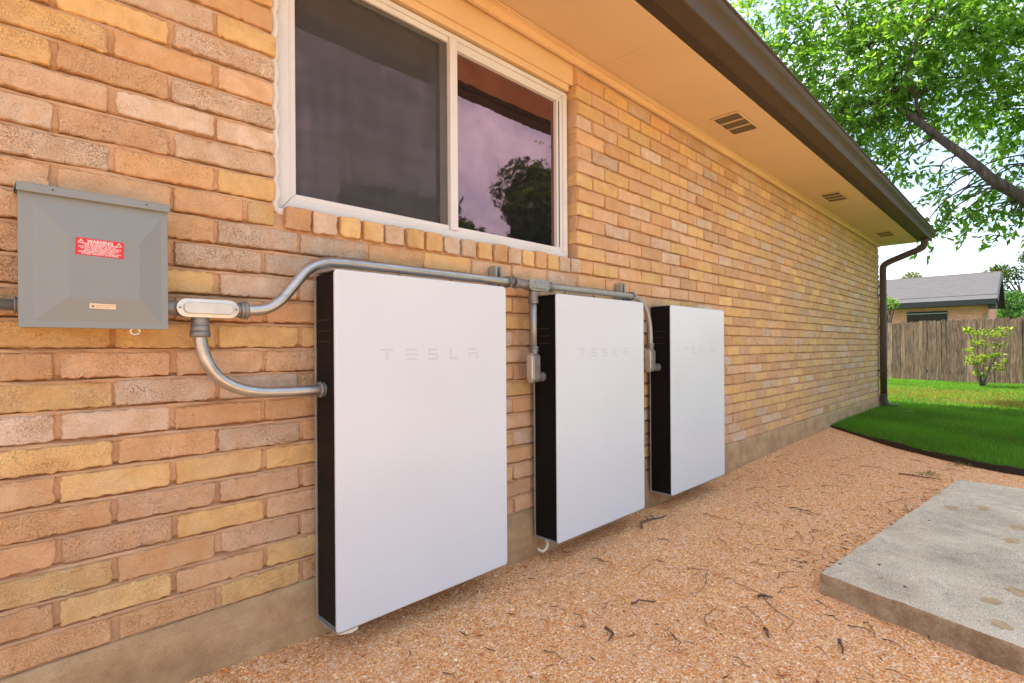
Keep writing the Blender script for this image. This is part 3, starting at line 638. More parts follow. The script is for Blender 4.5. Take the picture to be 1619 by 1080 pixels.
# ------------------------------------------------------------------ wall batteries
LBL = ['large white wall battery nearest the camera, left of three', 'middle of three white wall batteries, with a pale drain hook below', 'farthest and smallest-looking white wall battery, right of three']
for i, (x0, zt) in enumerate(zip(PWX, PWZ)):
    x1, z0, z1 = x0+PWW, zt-PWH, zt
    T = thing('wall_battery', LBL[i], 'battery', (x0+PWW/2, -.1, z0), 'white home batteries mounted on the brick wall')
    # front panel: slab with rounded corners and softly rolled edge
    rr = .014; rings = []
    for y, ins in ((PWY1+.009, 0), (PWY1+.006, 0), (PWY1+.002, .0018), (PWY1, .006)):
        rings.append([(x, y, z) for x, z in reversed(rrect(x0+ins, x1-ins, z0+ins, z1-ins, rr, 5))])
    mb = MB(); mb.rings(rings, True, True); fp = link('front_panel', mb, 'battery_white', T)
    mb = MB(); mb.extr(rrect(x0+.006, x1-.006, z0+.006, z1-.006, .012, 4), 'y', PWY1+.0093, PWY0-.006); link('side_panel', mb, 'battery_black', T, label='black recessed side of the battery')
    # outer shell: thin rim of the casing that frames the recessed side
    def rim(a, o_): return [(x, y) for x, y in a]
    out_ = rrect(x0, x1, z0, z1, rr, 5); in_ = rrect(x0+.0035, x1-.0035, z0+.0035, z1-.0035, rr-.002, 5)
    mb = MB(); n = len(out_)
    vs = [(x, y, z) for y in (PWY0-.0055, PWY0) for ring in (out_, in_) for x, z in ring]
    fs = []
    for j in range(n):
        k2 = (j+1) % n
        fs += [(j, k2, n+k2, n+j), (2*n+j, 3*n+j, 3*n+k2, 2*n+k2), (j, 2*n+j, 2*n+k2, k2), (n+j, n+k2, 3*n+k2, 3*n+j)]
    mb.add(vs, fs); link('back_rim', mb, 'battery_rim', T)
    mb = MB(); mb.box(x0+.012, x1-.012, PWY1+.0096, PWY0-.006, z0-.0005, z0+.0058); mb.box(x0+.0015, x1-.0015, PWY1+.0092, PWY0-.0058, z0+.0004, z0+.0036); link('bottom_lip', mb, 'battery_rim', T)
    mb = MB(); mb.box(x0+.0015, x1-.0015, PWY1+.0092, PWY0-.0058, z1-.0036, z1-.0004); link('top_lip', mb, 'battery_rim', T)
    mb = MB(); mb.box(x0+.10, x1-.10, PWY0+.0005, -.004, z1-.28, z1-.10); link('wall_bracket', mb, 'battery_rim', T)
    # side vents
    mb = MB()
    for q in range(3): mb.box(x0+.0045, x0+.0062, PWY0-.10, PWY0-.02, z1-.16-.035*q, z1-.158-.035*q)
    link('side_vent', mb, 'ink_dark', T)
    # lettering, raised a hair
    ya, yb = PWY1-.0006, PWY1+.002; zb, zt_ = z0+.856, z0+.896; L = x0; s = .0062
    def bar(mb, xa, xb, za, zb_): mb.box(L+xa, L+xb, ya, yb, zb+za, zb+zb_)
    H = zt_-zb; t = MB(); t.extr([(L+.161, zt_), (L+.166, zt_-s), (L+.208, zt_-s), (L+.213, zt_)][::-1], 'y', ya, yb); t.extr([(L+.1835, zt_-s-.002), (L+.1905, zt_-s-.002), (L+.189, zb), (L+.185, zb)][::-1], 'y', ya, yb)
    e = MB(); [bar(e, .262, .308, a_, a_+s) for a_ in (0, H/2-s/2, H-s)]
    q = MB(); bar(q, .357, .398, H-s, H); bar(q, .357, .363, H/2+s/2, H-s); bar(q, .357, .398, H/2-s/2, H/2+s/2); bar(q, .392, .398, s, H/2-s/2); bar(q, .357, .398, 0, s)
    l_ = MB(); bar(l_, .456, .462, 0, H); bar(l_, .462, .495, 0, s)
    a2 = MB(); bar(a2, .548, .592, H-s, H); bar(a2, .548, .592, H*.62-s, H*.62); bar(a2, .548, .554, 0, H*.62-s); bar(a2, .586, .592, 0, H*.62-s)
    for w_ in (t, e, q, l_, a2): link('letter', w_, 'battery_letter', fp)
    if i == 1:
        mb = MB(); hx = x0+.012; mb.tube(spline([(hx, -.10, z0+.004), (hx+.001, -.102, z0-.014), (hx-.004, -.10, z0-.036), (hx-.018, -.092, z0-.05), (hx-.034, -.082, z0-.044), (hx-.040, -.078, z0-.032)], 5), [.0075]*18+[.006]*5+[.004]*3, 10); mb.cyl((hx, -.10, z0-.006), (hx, -.10, z0+.001), .012, 12); link('drain_hook', mb, 'hook_plastic', T, label='pale plastic drain hook under the battery')
        mb = MB(); mb.box(x1-.03, x1+.012, PWY1+.03, PWY1+.06, z0-.004, z0-.001); link('foot_tab', mb, 'fitting_cover', T)
    if i == 0:
        mb = MB(); mb.add([(x0+.004, PWY1+.004, z0-.001), (x0+.075, PWY1+.004, z0-.001), (x0+.070, PWY1+.001, z0-.008), (x0+.05, PWY1+.002, z0-.012), (x0+.02, PWY1+.004, z0-.007)], [(0, 1, 2, 3, 4)]); link('tape_scrap', mb, 'hook_plastic', T)

# ------------------------------------------------------------------ grey electrical box
BX0, BX1, BZ0, BZ1, BY = .056, .343, 1.19, 1.512, -.125
T = thing('junction_box', 'grey metal electrical box with red warning sticker on the brick wall', 'electrical box', (.2, -.06, BZ0))
mb = MB(); mb.box(BX0+.004, BX1-.004, BY+.012, -.006, BZ0+.004, BZ1-.004); link('enclosure', mb, 'box_grey', T, auto_bevel=.002)
cv = MB(); y0 = BY
def rc(x0, x1, z0, z1, y): return [(x0, y, z0), (x0, y, z1), (x1, y, z1), (x1, y, z0)]
ix0, ix1, iz0, iz1 = .081, .328, 1.205, 1.475; jx0, jx1, jz0, jz1 = .143, .279, 1.262, 1.405
cv.rings([rc(BX0, BX1, BZ0, BZ1, y0+.018), rc(BX0, BX1, BZ0, BZ1, y0), rc(ix0, ix1, iz0, iz1, y0), rc(jx0, jx1, jz0, jz1, y0-.013)], True, False)
cvo = link('cover', cv, 'box_grey', T, auto_bevel=.0015)
mb = MB(); mb.extr([(-.006, BZ1+.0005), (BY-.010, BZ1+.0005), (BY-.010, BZ1-.017), (BY-.0085, BZ1-.017), (BY-.0085, BZ1-.001+.004), (-.006, BZ1+.0125)], 'x', BX0-.003, BX1+.003); hd = link('hood', mb, 'box_grey', T, auto_bevel=.001)
for x in (.115, .295):
    mb = MB(); mb.cyl((x, BY-.0104, BZ1-.006), (x, BY-.0098, BZ1-.006), .0022, 10); link('hole', mb, 'ink_dark', hd)
mb = MB(); hx = .272; ring = [(hx+.010*math.cos(t), BY+.004, BZ0-.006+.008*math.sin(t)) for t in np.linspace(R_(-20), R_(330), 20)]; mb.tube(ring, .0022, 8); link('hasp', mb, 'fitting_cover', T)
for z in (1.256, 1.42):
    mb = MB(); mb.box(BX0+.0015, BX0+.0038, BY+.035, BY+.05, z-.014, z+.014); link('hinge', mb, 'box_grey', T)
# sticker follows the flat plateau, slightly tilted as in the photo
sx, sz, sw, sh, rot = .2005, 1.3825, .0925, .0405, R_(-1.2)
# it bridges plateau and upper slope: set just proud of the plateau
c_, s_ = math.cos(rot), math.sin(rot); yS = y0-.0137
def sp_(u, v): return (sx+u*c_-v*s_, yS, sz+u*s_+v*c_)
mb = MB(); mb.add([sp_(-sw/2, -sh/2), sp_(sw/2, -sh/2), sp_(sw/2, sh/2), sp_(-sw/2, sh/2)], [(0, 1, 2, 3)]); 
mb.add([(p[0], yS+.0005, p[2]) for p in (sp_(-sw/2, -sh/2), sp_(sw/2, -sh/2), sp_(sw/2, sh/2), sp_(-sw/2, sh/2))], [(3, 2, 1, 0)])
stk = link('warning_sticker', mb, 'sticker_red', T, label='red warning sticker with white lettering')
def tx(txt, size, v, off=0): 
    p = sp_(0, v); text_mesh(txt, size, (p[0], yS-.0004, p[2]), 'sticker_ink', 'lettering', stk, rot=rot, off=off)
tx('WARNING', .0103, .0102, .00025)
for i, s_t in enumerate(['INVERTER AGGREGATE PANEL', 'THIS EQUIPMENT IS FED BY', 'MULTIPLE SOURCES. TOTAL RATING', 'OF ALL OVERCURRENT DEVICES,', 'EXCLUDING MAIN SUPPLY', 'OVERCURRENT DEVICE, SHALL NOT', 'EXCEED AMPACITY OF BUSBAR']):
    tx(s_t, .0050, .0062-.0040*i, .00009)
for u in (-.0365, .0365):
    tri = MB(); zc = .0125
    for a_, b_ in (((-.0055, -.0045), (0, .0050)), ((0, .0050), (.0055, -.0045)), ((.0055, -.0045), (-.0055, -.0045))):
        pa, pb = Vector(sp_(u+a_[0], zc+a_[1])), Vector(sp_(u+b_[0], zc+b_[1])); d = (pb-pa).normalized(); nn = Vector((-d.z, 0, d.x))*.0006
        tri.add([Vector((0, -.0004, 0))+p for p in (pa-nn, pb-nn, pb+nn, pa+nn)], [(0, 1, 2, 3)])
    for va, vb in ((-.0012, .002), (-.0032, -.0022)):
        tri.add([Vector((0, -.0004, 0))+Vector(sp_(u+du, zc+dv)) for du, dv in ((-.0006, va), (.0006, va), (.0006, vb), (-.0006, vb))], [(0, 1, 2, 3)])
    link('hazard_triangle', tri, 'sticker_ink', stk)
# nameplate on the lower slope of the cover
def slope(u, z):
    t = (z-iz0)/(jz0-iz0); return (u, y0-.013*t-.0012, z)
mb = MB(); mb.add([slope(.180, 1.2375), slope(.231, 1.2365), slope(.231, 1.2485), slope(.180, 1.2495)], [(0, 1, 2, 3)]); npl = link('nameplate', mb, 'nameplate', T)
p = slope(.1865, 1.243); mb = MB(); mb.cyl((p[0], p[1]-.0004, p[2]), (p[0], p[1]+.0004, p[2]), .0026, 12); link('rivet', mb, 'ink_dark', npl)
for du, dz, w_ in ((.192, 1.2452, .034), (.192, 1.2412, .026)):
    a_, b_ = slope(du, dz), slope(du+w_, dz-.0003); mb = MB(); mb.add([(a_[0], a_[1]-.0003, a_[2]-.0006), (b_[0], b_[1]-.0003, b_[2]-.0006), (b_[0], b_[1]-.0003, b_[2]+.0006), (a_[0], a_[1]-.0003, a_[2]+.0006)], [(0, 1, 2, 3)]); link('fine_print', mb, 'screw', npl)

# ------------------------------------------------------------------ conduit, fittings, struts
CY = -.085
def hexnut(mb, a, b, r): mb.tube([a, b], r, 8)
def conduit(label, path, r, mat, ends, n=5, straight=False):
    T = thing('conduit', label, 'conduit', path[0], 'metal conduit runs on the brick wall')
    p = path if straight else spline(path, n)
    link('pipe', MB().tube(p, r, 16), mat, T)
    for a_, b_ in ends:
        a_, b_ = Vector(a_), Vector(b_); d = b_-a_; mb = MB(); mb.tube([a_, a_+d*.45], r*1.42, 16); link('connector', mb, 'cast_fitting', T, auto_bevel=.001)
        mb = MB(); mb.tube([a_+d*.45, a_+d*.52, a_+d*.94, b_], [r*1.3, r*1.55, r*1.55, r*1.25], 8); link('lock_nut', mb, 'cast_fitting', T)
    return T
def fitting(label, x0, x1, z0, z1, y0, y1, covermat, hubs, facing='y'):
    T = thing('conduit_fitting', label, 'conduit fitting', ((x0+x1)/2, CY, z0), 'conduit fittings with oval covers')
    if facing == 'y':
        bo = MB().extr(stadium(x0, x1, z0, z1), 'y', y0+.005, y1); link('body', bo, 'cast_fitting', T, auto_bevel=.003)
        e_ = .002; cv_ = MB(); st = [stadium(x0-e_, x1+e_, z0-e_, z1+e_), stadium(x0-e_, x1+e_, z0-e_, z1+e_), stadium(x0+.012, x1-.012, z0+.007, z1-.007), stadium(x0+.015, x1-.015, z0+.009, z1-.009)]
        cv_.rings([[(u, y, v) for u, v in reversed(q)] for q, y in zip(st, (y0+.0045, y0+.001, y0, y0-.0045))], True, False); c2 = link('cover', cv_, covermat, T)
        for x in (x0+.006, x1-.006):
            mb = MB(); mb.cyl((x, y0-.001, (z0+z1)/2), (x, y0+.002, (z0+z1)/2), .0033, 10); link('screw', mb, 'screw', c2)
    else:                                # cover looks along -x: outline in (y,z)
        bo = MB().extr([(u, v) for u, v in stadium(y0, y1, z0, z1)], 'x', x0+.005, x1); link('body', bo, 'cast_fitting', T, auto_bevel=.004)
        e_ = .0015; cv_ = MB(); st = [stadium(y0-e_, y1+e_, z0-e_, z1+e_), stadium(y0-e_, y1+e_, z0-e_, z1+e_), stadium(y0+.005, y1-.005, z0+.010, z1-.010), stadium(y0+.007, y1-.007, z0+.013, z1-.013)]
        cv_.rings([[(x, u, v) for u, v in q] for q, x in zip(st, (x0+.0045, x0+.001, x0, x0-.0035))], True, False); c2 = link('cover', cv_, covermat, T)
        for z in (z0+.006, z1-.006):
            mb = MB(); mb.cyl((x0-.001, (y0+y1)/2, z), (x0+.002, (y0+y1)/2, z), .003, 8); link('screw', mb, 'screw', c2)
    for a_, b_, r in hubs: link('hub', MB().tube([a_, b_], r, 16), 'cast_fitting', T, auto_bevel=.0015)
    return T
PR = .0172
fitting('silver oval-covered conduit fitting beside the grey electrical box', .367, .518, 1.2275, 1.2735, CY-.028, CY+.026, 'fitting_cover',
        [((.343, CY+.005, 1.2505), (.372, CY+.005, 1.2505), .020), ((.510, CY, 1.2505), (.530, CY, 1.2505), .021), ((.4275, CY, 1.2285), (.4275, CY, 1.203), .0225)])
conduit('silver S-bent conduit rising from oval fitting over the nearest battery', [(.548, CY, 1.2515), (.60, CY, 1.2575), (.645, CY, 1.285), (.690, CY, 1.338), (.730, CY, 1.386), (.775, CY, 1.413), (.83, CY, 1.424), (1.0, CY, 1.4265), (1.3, CY, 1.4265), (1.655, CY, 1.4265)], PR, 'galvanised', [((.530, CY, 1.2505), (.552, CY, 1.2515)), ((1.70, CY, 1.4255), (1.672, CY, 1.4262))])
conduit('silver curved conduit dropping from oval fitting into the nearest battery', [(.4275, CY, 1.180), (.430, CY, 1.150), (.4425, CY, 1.105), (.4725, CY, 1.058), (.522, CY, 1.0255), (.584, CY, 1.009), (.660, CY, 1.005), (.775, CY, 1.0045)], PR, 'galvanised', [((.4275, CY, 1.203), (.4275, CY, 1.171)), ((.786, CY, 1.0045), (.768, CY, 1.0045))])
fitting('small weathered tee fitting on the wall between first two batteries', 1.745, 1.885, 1.399, 1.447, CY-.026, CY+.022, 'fitting_worn',
        [((1.70, CY, 1.4245), (1.75, CY, 1.4245), .021), ((1.88, CY, 1.4245), (1.905, CY, 1.4245), .020), ((1.797, CY, 1.40), (1.797, CY, 1.365), .0215)])
conduit('short vertical conduit between first two batteries', [(1.797, CY, 1.345), (1.797, CY, 1.14)], .0155, 'pipe_painted', [((1.797, CY, 1.366), (1.797, CY, 1.338)), ((1.797, CY, 1.118), (1.797, CY, 1.142))], straight=True)
fitting('elbow fitting with oval cover at the middle battery side', 1.772, 1.822, .975, 1.110, CY-.021, CY+.021, 'fitting_cover', [((1.797, CY, 1.106), (1.797, CY, 1.119), .019), ((1.820, CY, 1.000), (1.842, CY, 1.000), .018), ((1.840, CY, 1.000), (1.861, CY, 1.000), .023)], 'x')
conduit('grey conduit running over the middle battery and bending down beside the farthest', [(1.905, CY, 1.4255), (2.2, CY, 1.4265), (2.5, CY, 1.4265), (2.63, CY, 1.425), (2.72, CY, 1.407), (2.79, CY, 1.35), (2.826, CY, 1.255), (2.832, CY, 1.15)], .0155, 'pipe_painted', [((1.904, CY, 1.4245), (1.93, CY, 1.4255)), ((2.832, CY, 1.135), (2.832, CY, 1.158))])
fitting('elbow fitting with oval cover at the farthest battery side', 2.807, 2.857, .985, 1.125, CY-.021, CY+.021, 'fitting_cover', [((2.832, CY, 1.12), (2.832, CY, 1.136), .019), ((2.855, CY, 1.010), (2.905, CY, 1.010), .018), ((2.900, CY, 1.010), (2.924, CY, 1.010), .023)], 'x')
conduit('shiny conduit stub entering the grey box from the left edge', [(-.6, -.065, 1.243), (.053, -.065, 1.243)], .0135, 'galvanised', [((.0575, -.065, 1.243), (.0505, -.065, 1.243))], straight=True)
for x, z, lb in ((1.612, 1.498, 'short grey strut channel standing above the nearest battery'), (2.60, 1.502, 'short grey strut channel standing above the middle battery')):
    T = thing('strut_channel', lb, 'bracket', (x, -.04, z-.45), 'strut channels behind the conduit')
    mb = MB(); mb.extr([(x-.021, -.008), (x-.021, -.050), (x-.010, -.050), (x-.010, -.045), (x-.0185, -.045), (x-.0185, -.0105), (x+.0185, -.0105), (x+.0185, -.045), (x+.010, -.045), (x+.010, -.050), (x+.021, -.050), (x+.021, -.008)][::-1], 'z', z-.2, z)
    link('channel', mb, 'pipe_painted', T)
    mb = MB(); mb.box(x+.022, x+.030, CY-.019, -.012, 1.402, 1.451); mb.box(x+.024, x+.034, CY-.028, CY-.019, 1.418, 1.436); link('strap_clamp', mb, 'cast_fitting', T, auto_bevel=.001)
for px, py in ((305, 633), (305, 656)):
    p = CAM+ray(px, py)*((0-CAM.y)/ray(px, py).y); mb = MB(); mb.cyl((p.x, -.0035, p.z), (p.x, .01, p.z), .0028, 10); mb.cyl((p.x, -.004, p.z), (p.x, -.003, p.z), .0014, 8)
    tag(link('wall_screw', mb, 'screw'), 'tiny %s screw in brick under the curved conduit' % ('upper' if py < 640 else 'lower'), 'screw')

# ------------------------------------------------------------------ fence
FA, FB = Vector((17.59, 1.19, 0)), Vector((16.72, -1.495, 0)); fd = (FB-FA).normalized(); fn = Vector((-fd.y, fd.x, 0))
if fn.x > 0: fn = -fn                    # towards the camera
T = thing('wooden_fence', 'weathered brown wooden picket fence at the back of the lawn', 'fence', tuple((FA+FB)/2+Vector((0, 0, LAWN_Z))))
PW_ = .104
for i in range(-10, 70):
    s0 = FA+fd*(i*PW_+rnd.gauss(0, .003)); w_ = PW_-.002-rnd.random()*.003; zt = 1.755+rnd.gauss(0, .014); tk = .016; lean = rnd.gauss(0, .004); yo = rnd.gauss(0, .004)
    pr = [(0, LAWN_Z-.02), (w_, LAWN_Z-.02), (w_, zt-.03), (w_-.026, zt), (.026, zt), (0, zt-.03)]
    mb = MB(); f_ = [s0+fd*(u+lean*(v-1))+fn*(yo+.02)+Vector((0, 0, v)) for u, v in pr]; g_ = [p-fn*tk for p in f_]
    mb.rings([f_, g_], True, False)
    sh = rnd.choice([(.185, .11, .062), (.21, .13, .076), (.14, .08, .045), (.24, .16, .10), (.095, .054, .03)]); f = rnd.uniform(.85, 1.15)
    link('picket', mb, 'fence_wood', T, colors=[(sh[0]*f, sh[1]*f, sh[2]*f, 1)]*len(mb.v))
for z in (.45, 1.0, 1.5):
    a_, b_ = FA-fd*1.2-fn*.01, FA+fd*7.4-fn*.01; mb = MB(); mb.rings([[p+fn*u+Vector((0, 0, z+v)) for u, v in ((0, -.04), (-.035, -.04), (-.035, .04), (0, .04))] for p in (a_, b_)], True, False); link('rail', mb, 'fence_wood', T, colors=[(.2, .14, .09, 1)]*8)
for s_ in (-1.0, 1.4, 3.8, 6.2):
    p = FA+fd*s_-fn*.10; mb = MB(); mb.box(p.x-.045, p.x+.045, p.y-.045, p.y+.045, .1, 1.7); link('post', mb, 'fence_wood', T, colors=[(.2, .14, .09, 1)]*8)

# ------------------------------------------------------------------ foliage helpers
def leaf_cloud(cent, rad, n, size, cols, r, droop=.3, wide=.42, flat=1.0, shell=0.0):
    """n diamond leaves (4 verts, 2 faces) in an ellipsoid clump; returns verts, faces, colours"""
    d = r.normal(size=(n, 3)); d /= np.linalg.norm(d, axis=1, keepdims=True); q = r.rand(n)**(1/3)
    q = shell+(1-shell)*q
    P = np.array(cent)[None]+d*q[:, None]*np.array(rad)[None]
    return leaves_at(P, size, cols, r, droop, wide, flat)
def leaves_at(P, size, cols, r, droop=.3, wide=.42, flat=1.0, dirs=None):
    n = len(P)
    a = r.normal(size=(n, 3)) if dirs is None else dirs+r.normal(0, .35, (n, 3)); a[:, 2] = a[:, 2]*flat-droop; a /= np.linalg.norm(a, axis=1, keepdims=True)
    b = np.cross(a, r.normal(size=(n, 3))+np.array([0, 0, 1.2])); b /= np.linalg.norm(b, axis=1, keepdims=True)+1e-9
    nn = np.cross(a, b); L = size*r.uniform(.6, 1.25, n)[:, None]; W = L*wide*.5
    v0 = P; v2 = P+a*L; v1 = P+a*L*.42+b*W+nn*L*.05; v3 = P+a*L*.42-b*W+nn*L*.05
    V = np.stack([v0, v1, v2, v3], 1).reshape(-1, 3)
    F = (np.array([[0, 1, 2], [0, 2, 3]])[None]+(np.arange(n)*4)[:, None, None]).reshape(-1, 3)
    C = np.array(cols)[r.randint(0, len(cols), n)]*r.uniform(.75, 1.25, (n, 1)); C = np.repeat(C[:, None], 4, 1).reshape(-1, 3)
    return V, F, C
def join(parts):
    off = 0; V, F, C = [], [], []
    for v, f, c in parts: V.append(v); F.append(f+off); C.append(c); off += len(v)
    return np.concatenate(V), np.concatenate(F), np.concatenate(C)
GREEN = [(.10, .235, .022), (.13, .28, .03), (.17, .33, .04), (.07, .16, .018), (.23, .39, .05)]
DARKG = [(.035, .065, .014), (.05, .085, .018), (.065, .105, .02), (.028, .05, .012)]
MIDG = [(.05, .11, .018), (.075, .145, .022), (.095, .17, .025)]

# ------------------------------------------------------------------ big shade tree over the eave
tb = Vector((12.3, -4.9, LAWN_Z-.05))
fork = at_depth(1418, 168, 8.6); mid = at_depth(1520, 243, 8.2); low = at_depth(1619, 315, 7.9)
T = thing('shade_tree', 'large leafy green tree leaning over the roof edge', 'tree', tuple(tb))
trunk = [tb, Vector((12.1, -3.9, 1.35)), Vector((11.65, -2.75, 2.45)), low, mid, fork]
tp = spline(trunk, 6); radii = list(np.interp(np.linspace(0, 1, len(tp)), [0, .1, .4, .6, .8, 1], [.25, .16, .11, .084, .064, .046]))
tp = [p+Vector((rnd.gauss(0, .008), rnd.gauss(0, .008), rnd.gauss(0, .008))) for p in tp]
trk = link('trunk', MB().tube(tp, radii, 14), 'bark', T)
br = MB()
def limb(pts, r0, r1, n=6):
    q = spline(pts, n); q = [p+Vector((rnd.gauss(0, .012), rnd.gauss(0, .012), rnd.gauss(0, .012))) for p in q]
    br.tube(q, list(np.linspace(r0, r1, len(q))), 9); return q
limbs = []
limbs += limb([fork, at_depth(1375, 163, 8.9), at_depth(1335, 176, 9.2), at_depth(1290, 160, 9.6), at_depth(1225, 110, 10)], .05, .012)
limbs += limb([fork, at_depth(1405, 120, 8.8), at_depth(1370, 70, 9.1), at_depth(1330, 20, 9.4), at_depth(1290, -60, 9.8)], .04, .012)
limbs += limb([mid.lerp(fork, .55), at_depth(1446, 150, 8.4), at_depth(1434, 115, 8.3), at_depth(1450, 60, 8.2), at_depth(1480, -20, 8.1)], .03, .010)
limbs += limb([low, at_depth(1660, 220, 8.3), at_depth(1640, 80, 9.0), at_depth(1590, 10, 9.4), at_depth(1520, -120, 9.6)], .05, .012)
limbs += limb([tp[14], at_depth(1720, 200, 7.9), at_depth(1790, 60, 8.0), at_depth(1840, -120, 8.2)], .09, .03)
limbs += limb([tp[11], Vector((12.9, -4.2, 3.6)), Vector((13.2, -5.2, 4.9)), Vector((13.0, -6.0, 6.2))], .10, .03)
limbs += limb([low, at_depth(1650, 300, 7.7), at_depth(1700, 290, 7.2), at_depth(1740, 310, 6.8)], .05, .015)
link('branches', br, 'bark', trk)
# sprays: (px, py, depth, radius in metres, compound leaves)
SP = [(1190, 18, 10.2, .8, 70), (1235, 60, 10, .8, 90), (1215, 100, 9.9, .5, 45), (1280, 30, 9.8, .9, 110), (1300, 95, 9.6, .9, 120), (1255, 135, 9.9, .5, 50), (1345, 30, 9.4, .9, 110), (1365, 95, 9.1, .9, 130),
      (1320, 150, 9.4, .6, 80), (1350, 190, 9.2, .5, 60), (1330, 215, 9.4, .4, 35), (1400, 55, 8.9, .9, 120), (1420, 115, 8.6, .8, 110), (1440, 20, 8.6, .9, 110), (1480, 75, 8.4, .8, 110), (1395, 150, 8.8, .55, 70), (1500, 20, 8.5, .8, 100),
      (1465, 140, 8.5, .55, 60), (1530, 70, 8.5, .8, 110), (1555, 15, 8.6, .8, 100), (1590, 55, 8.5, .8, 110), (1610, 10, 8.6, .8, 90), (1600, 110, 8.4, .6, 70), (1540, 125, 8.4, .55, 60), (1500, 165, 8.4, .45, 45), (1375, 215, 9.0, .45, 40),
      (1400, 245, 8.9, .45, 38), (1420, 275, 8.8, .35, 22), (1355, 250, 9.2, .3, 22), (1385, 195, 9, .45, 45), (1465, 195, 8.4, .35, 28), (1490, 262, 8.2, .32, 16), (1570, 165, 8.4, .55, 55), (1612, 165, 8.2, .5, 50), (1535, 185, 8.3, .4, 35),
      (1590, 205, 8.2, .4, 32), (1430, 215, 8.7, .4, 30), (1510, 300, 7.9, .35, 20), (1545, 318, 7.8, .38, 26), (1500, 345, 7.8, .34, 20), (1585, 330, 7.7, .35, 20), (1612, 300, 7.6, .35, 24), (1610, 362, 7.5, .3, 12), (1540, 360, 7.7, .26, 10), (1590, 260, 7.9, .35, 22), (1480, 320, 8.0, .26, 10),
      (1612, 225, 8.0, .35, 24), (1480, 375, 8.0, .2, 6), (1560, 285, 8.0, .3, 12), (1430, 170, 8.6, .35, 26), (1300, 185, 9.5, .35, 26)]
SP += [(1660, 60, 8.3, 1.1, 130), (1700, 170, 8.0, 1.0, 110), (1780, 40, 8.2, 1.2, 130), (1690, 290, 7.3, .6, 45), (1480, -90, 8.6, 1.2, 130), (1330, -80, 9.5, 1.3, 140), (1600, -120, 8.6, 1.3, 140), (1200, -60, 10.2, 1.0, 90), (1850, -100, 8.2, 1.4, 130), (1760, 330, 6.8, .6, 40)]
r = np.random.RandomState(21); parts = []; tw = MB()
lv = np.array([p[:] for p in limbs+tp[20:]])
def spray(c, rad, n, cols, leaf, parts, nl=7):
    # compound leaves: a rachis with paired leaflets, drooping
    d = r.normal(size=(n, 3)); d /= np.linalg.norm(d, axis=1, keepdims=True); P = np.array(c)[None]+d*(r.rand(n, 1)**.5)*rad*np.array([1, 1, .72])
    ax = d*.8+r.normal(0, .55, (n, 3)); ax[:, 2] -= .55; ax /= np.linalg.norm(ax, axis=1, keepdims=True)
    sd_ = np.cross(ax, np.array([0, 0, 1.0])[None]+r.normal(0, .25, (n, 3))); sd_ /= np.linalg.norm(sd_, axis=1, keepdims=True)+1e-9
    ln = leaf*2.1*r.uniform(.7, 1.2, (n, 1)); Q, D = [], []
    for j in range(nl):
        t = .25+.75*(j//2)/(nl//2); s_ = 0 if j == nl-1 else (1 if j % 2 else -1); Q.append(P+ax*ln*t); D.append(ax*(.75 if s_ else 1.0)+sd_*s_*.75)
    parts.append(leaves_at(np.concatenate(Q), leaf, cols, r, .12, .42, 1.0, np.concatenate(D)))
for px, py, w_, rad, n in SP:
    if py > 150 and px > 1425: w_ += .75
    c = at_depth(px, py, w_); spray(c, rad, int(n*1.0), GREEN, .125, parts)
    d2 = ((lv-np.array(c))**2).sum(1); a_ = Vector(lv[d2.argmin()])
    for q in range(2):
        e_ = c+Vector((rnd.gauss(0, 1), rnd.gauss(0, 1), rnd.gauss(0, .6)))*rad*.6; m_ = a_.lerp(e_, .5)+Vector((rnd.gauss(0, .06), rnd.gauss(0, .06), .10)); tw.tube(spline([a_, m_, e_], 3), [.016, .0145, .013, .0115, .010, .008, .005], 5)
for q in range(26):                       # rest of the crown, to the right of the picture
    c = Vector((12.4+r.normal()*1.4, -4.2+r.normal()*1.6, 6.6+r.normal()*1.1)); spray(c, 1.0, 70, GREEN, .115, parts, 5)
link('twigs', tw, 'bark', trk, kind='stuff')
V, F, C = join(parts); np_mesh('crown', V, F, 'leaf', C, T, 'stuff', origin=(11, -1.5, 5))['label'] = 'airy bright green compound leaves'

# ------------------------------------------------------------------ other trees
def tree(name, label, cat, base, h, rx_, ry_, cols, n, leaf, seed, group=None, lo=.3, clumps=26):
    r = np.random.RandomState(seed); rr = random.Random(seed); base = Vector(base)
    T = thing(name, label, cat, tuple(base), group)
    top = base+Vector((rr.gauss(0, .2), rr.gauss(0, .2), h*.75)); q = spline([base, base.lerp(top, .35)+Vector((rr.gauss(0, .12), rr.gauss(0, .12), 0)), base.lerp(top, .7)+Vector((rr.gauss(0, .15), 0, 0)), top], 4)
    trk = link('trunk', MB().tube(q, list(np.linspace(h*.035, h*.008, len(q))), 10), 'bark', T)
    brm = MB(); parts = []
    for i in range(clumps):
        t = rr.random(); ph = rr.uniform(0, 6.283); zz = lo+(1-lo)*(rr.random()**.8); prof = math.sin(math.pi*min(1, .12+.86*(zz-lo)/(1-lo)))**.6; q2 = prof*(.35+.6*rr.random()**.6)
        c = base+Vector((rx_*q2*math.cos(ph), ry_*q2*math.sin(ph), h*zz)); rad = (rx_+ry_)/2*rr.uniform(.20, .40)
        parts.append(leaf_cloud(c, (rad, rad, rad*.72), int(n/clumps*rr.uniform(.6, 1.4)), leaf, cols, r, .2, .55, 1.0, .25))
        st = q[min(len(q)-1, int(len(q)*min(.95, zz*.75)))]; brm.tube([st, st.lerp(c, .5)+Vector((0, 0, .1)), c], [h*.010, h*.007, h*.003], 5)
    link('branches', brm, 'bark', trk); V, F, C = join(parts); np_mesh('crown', V, F, 'leaf', C, T, 'stuff', origin=tuple(base)); return T
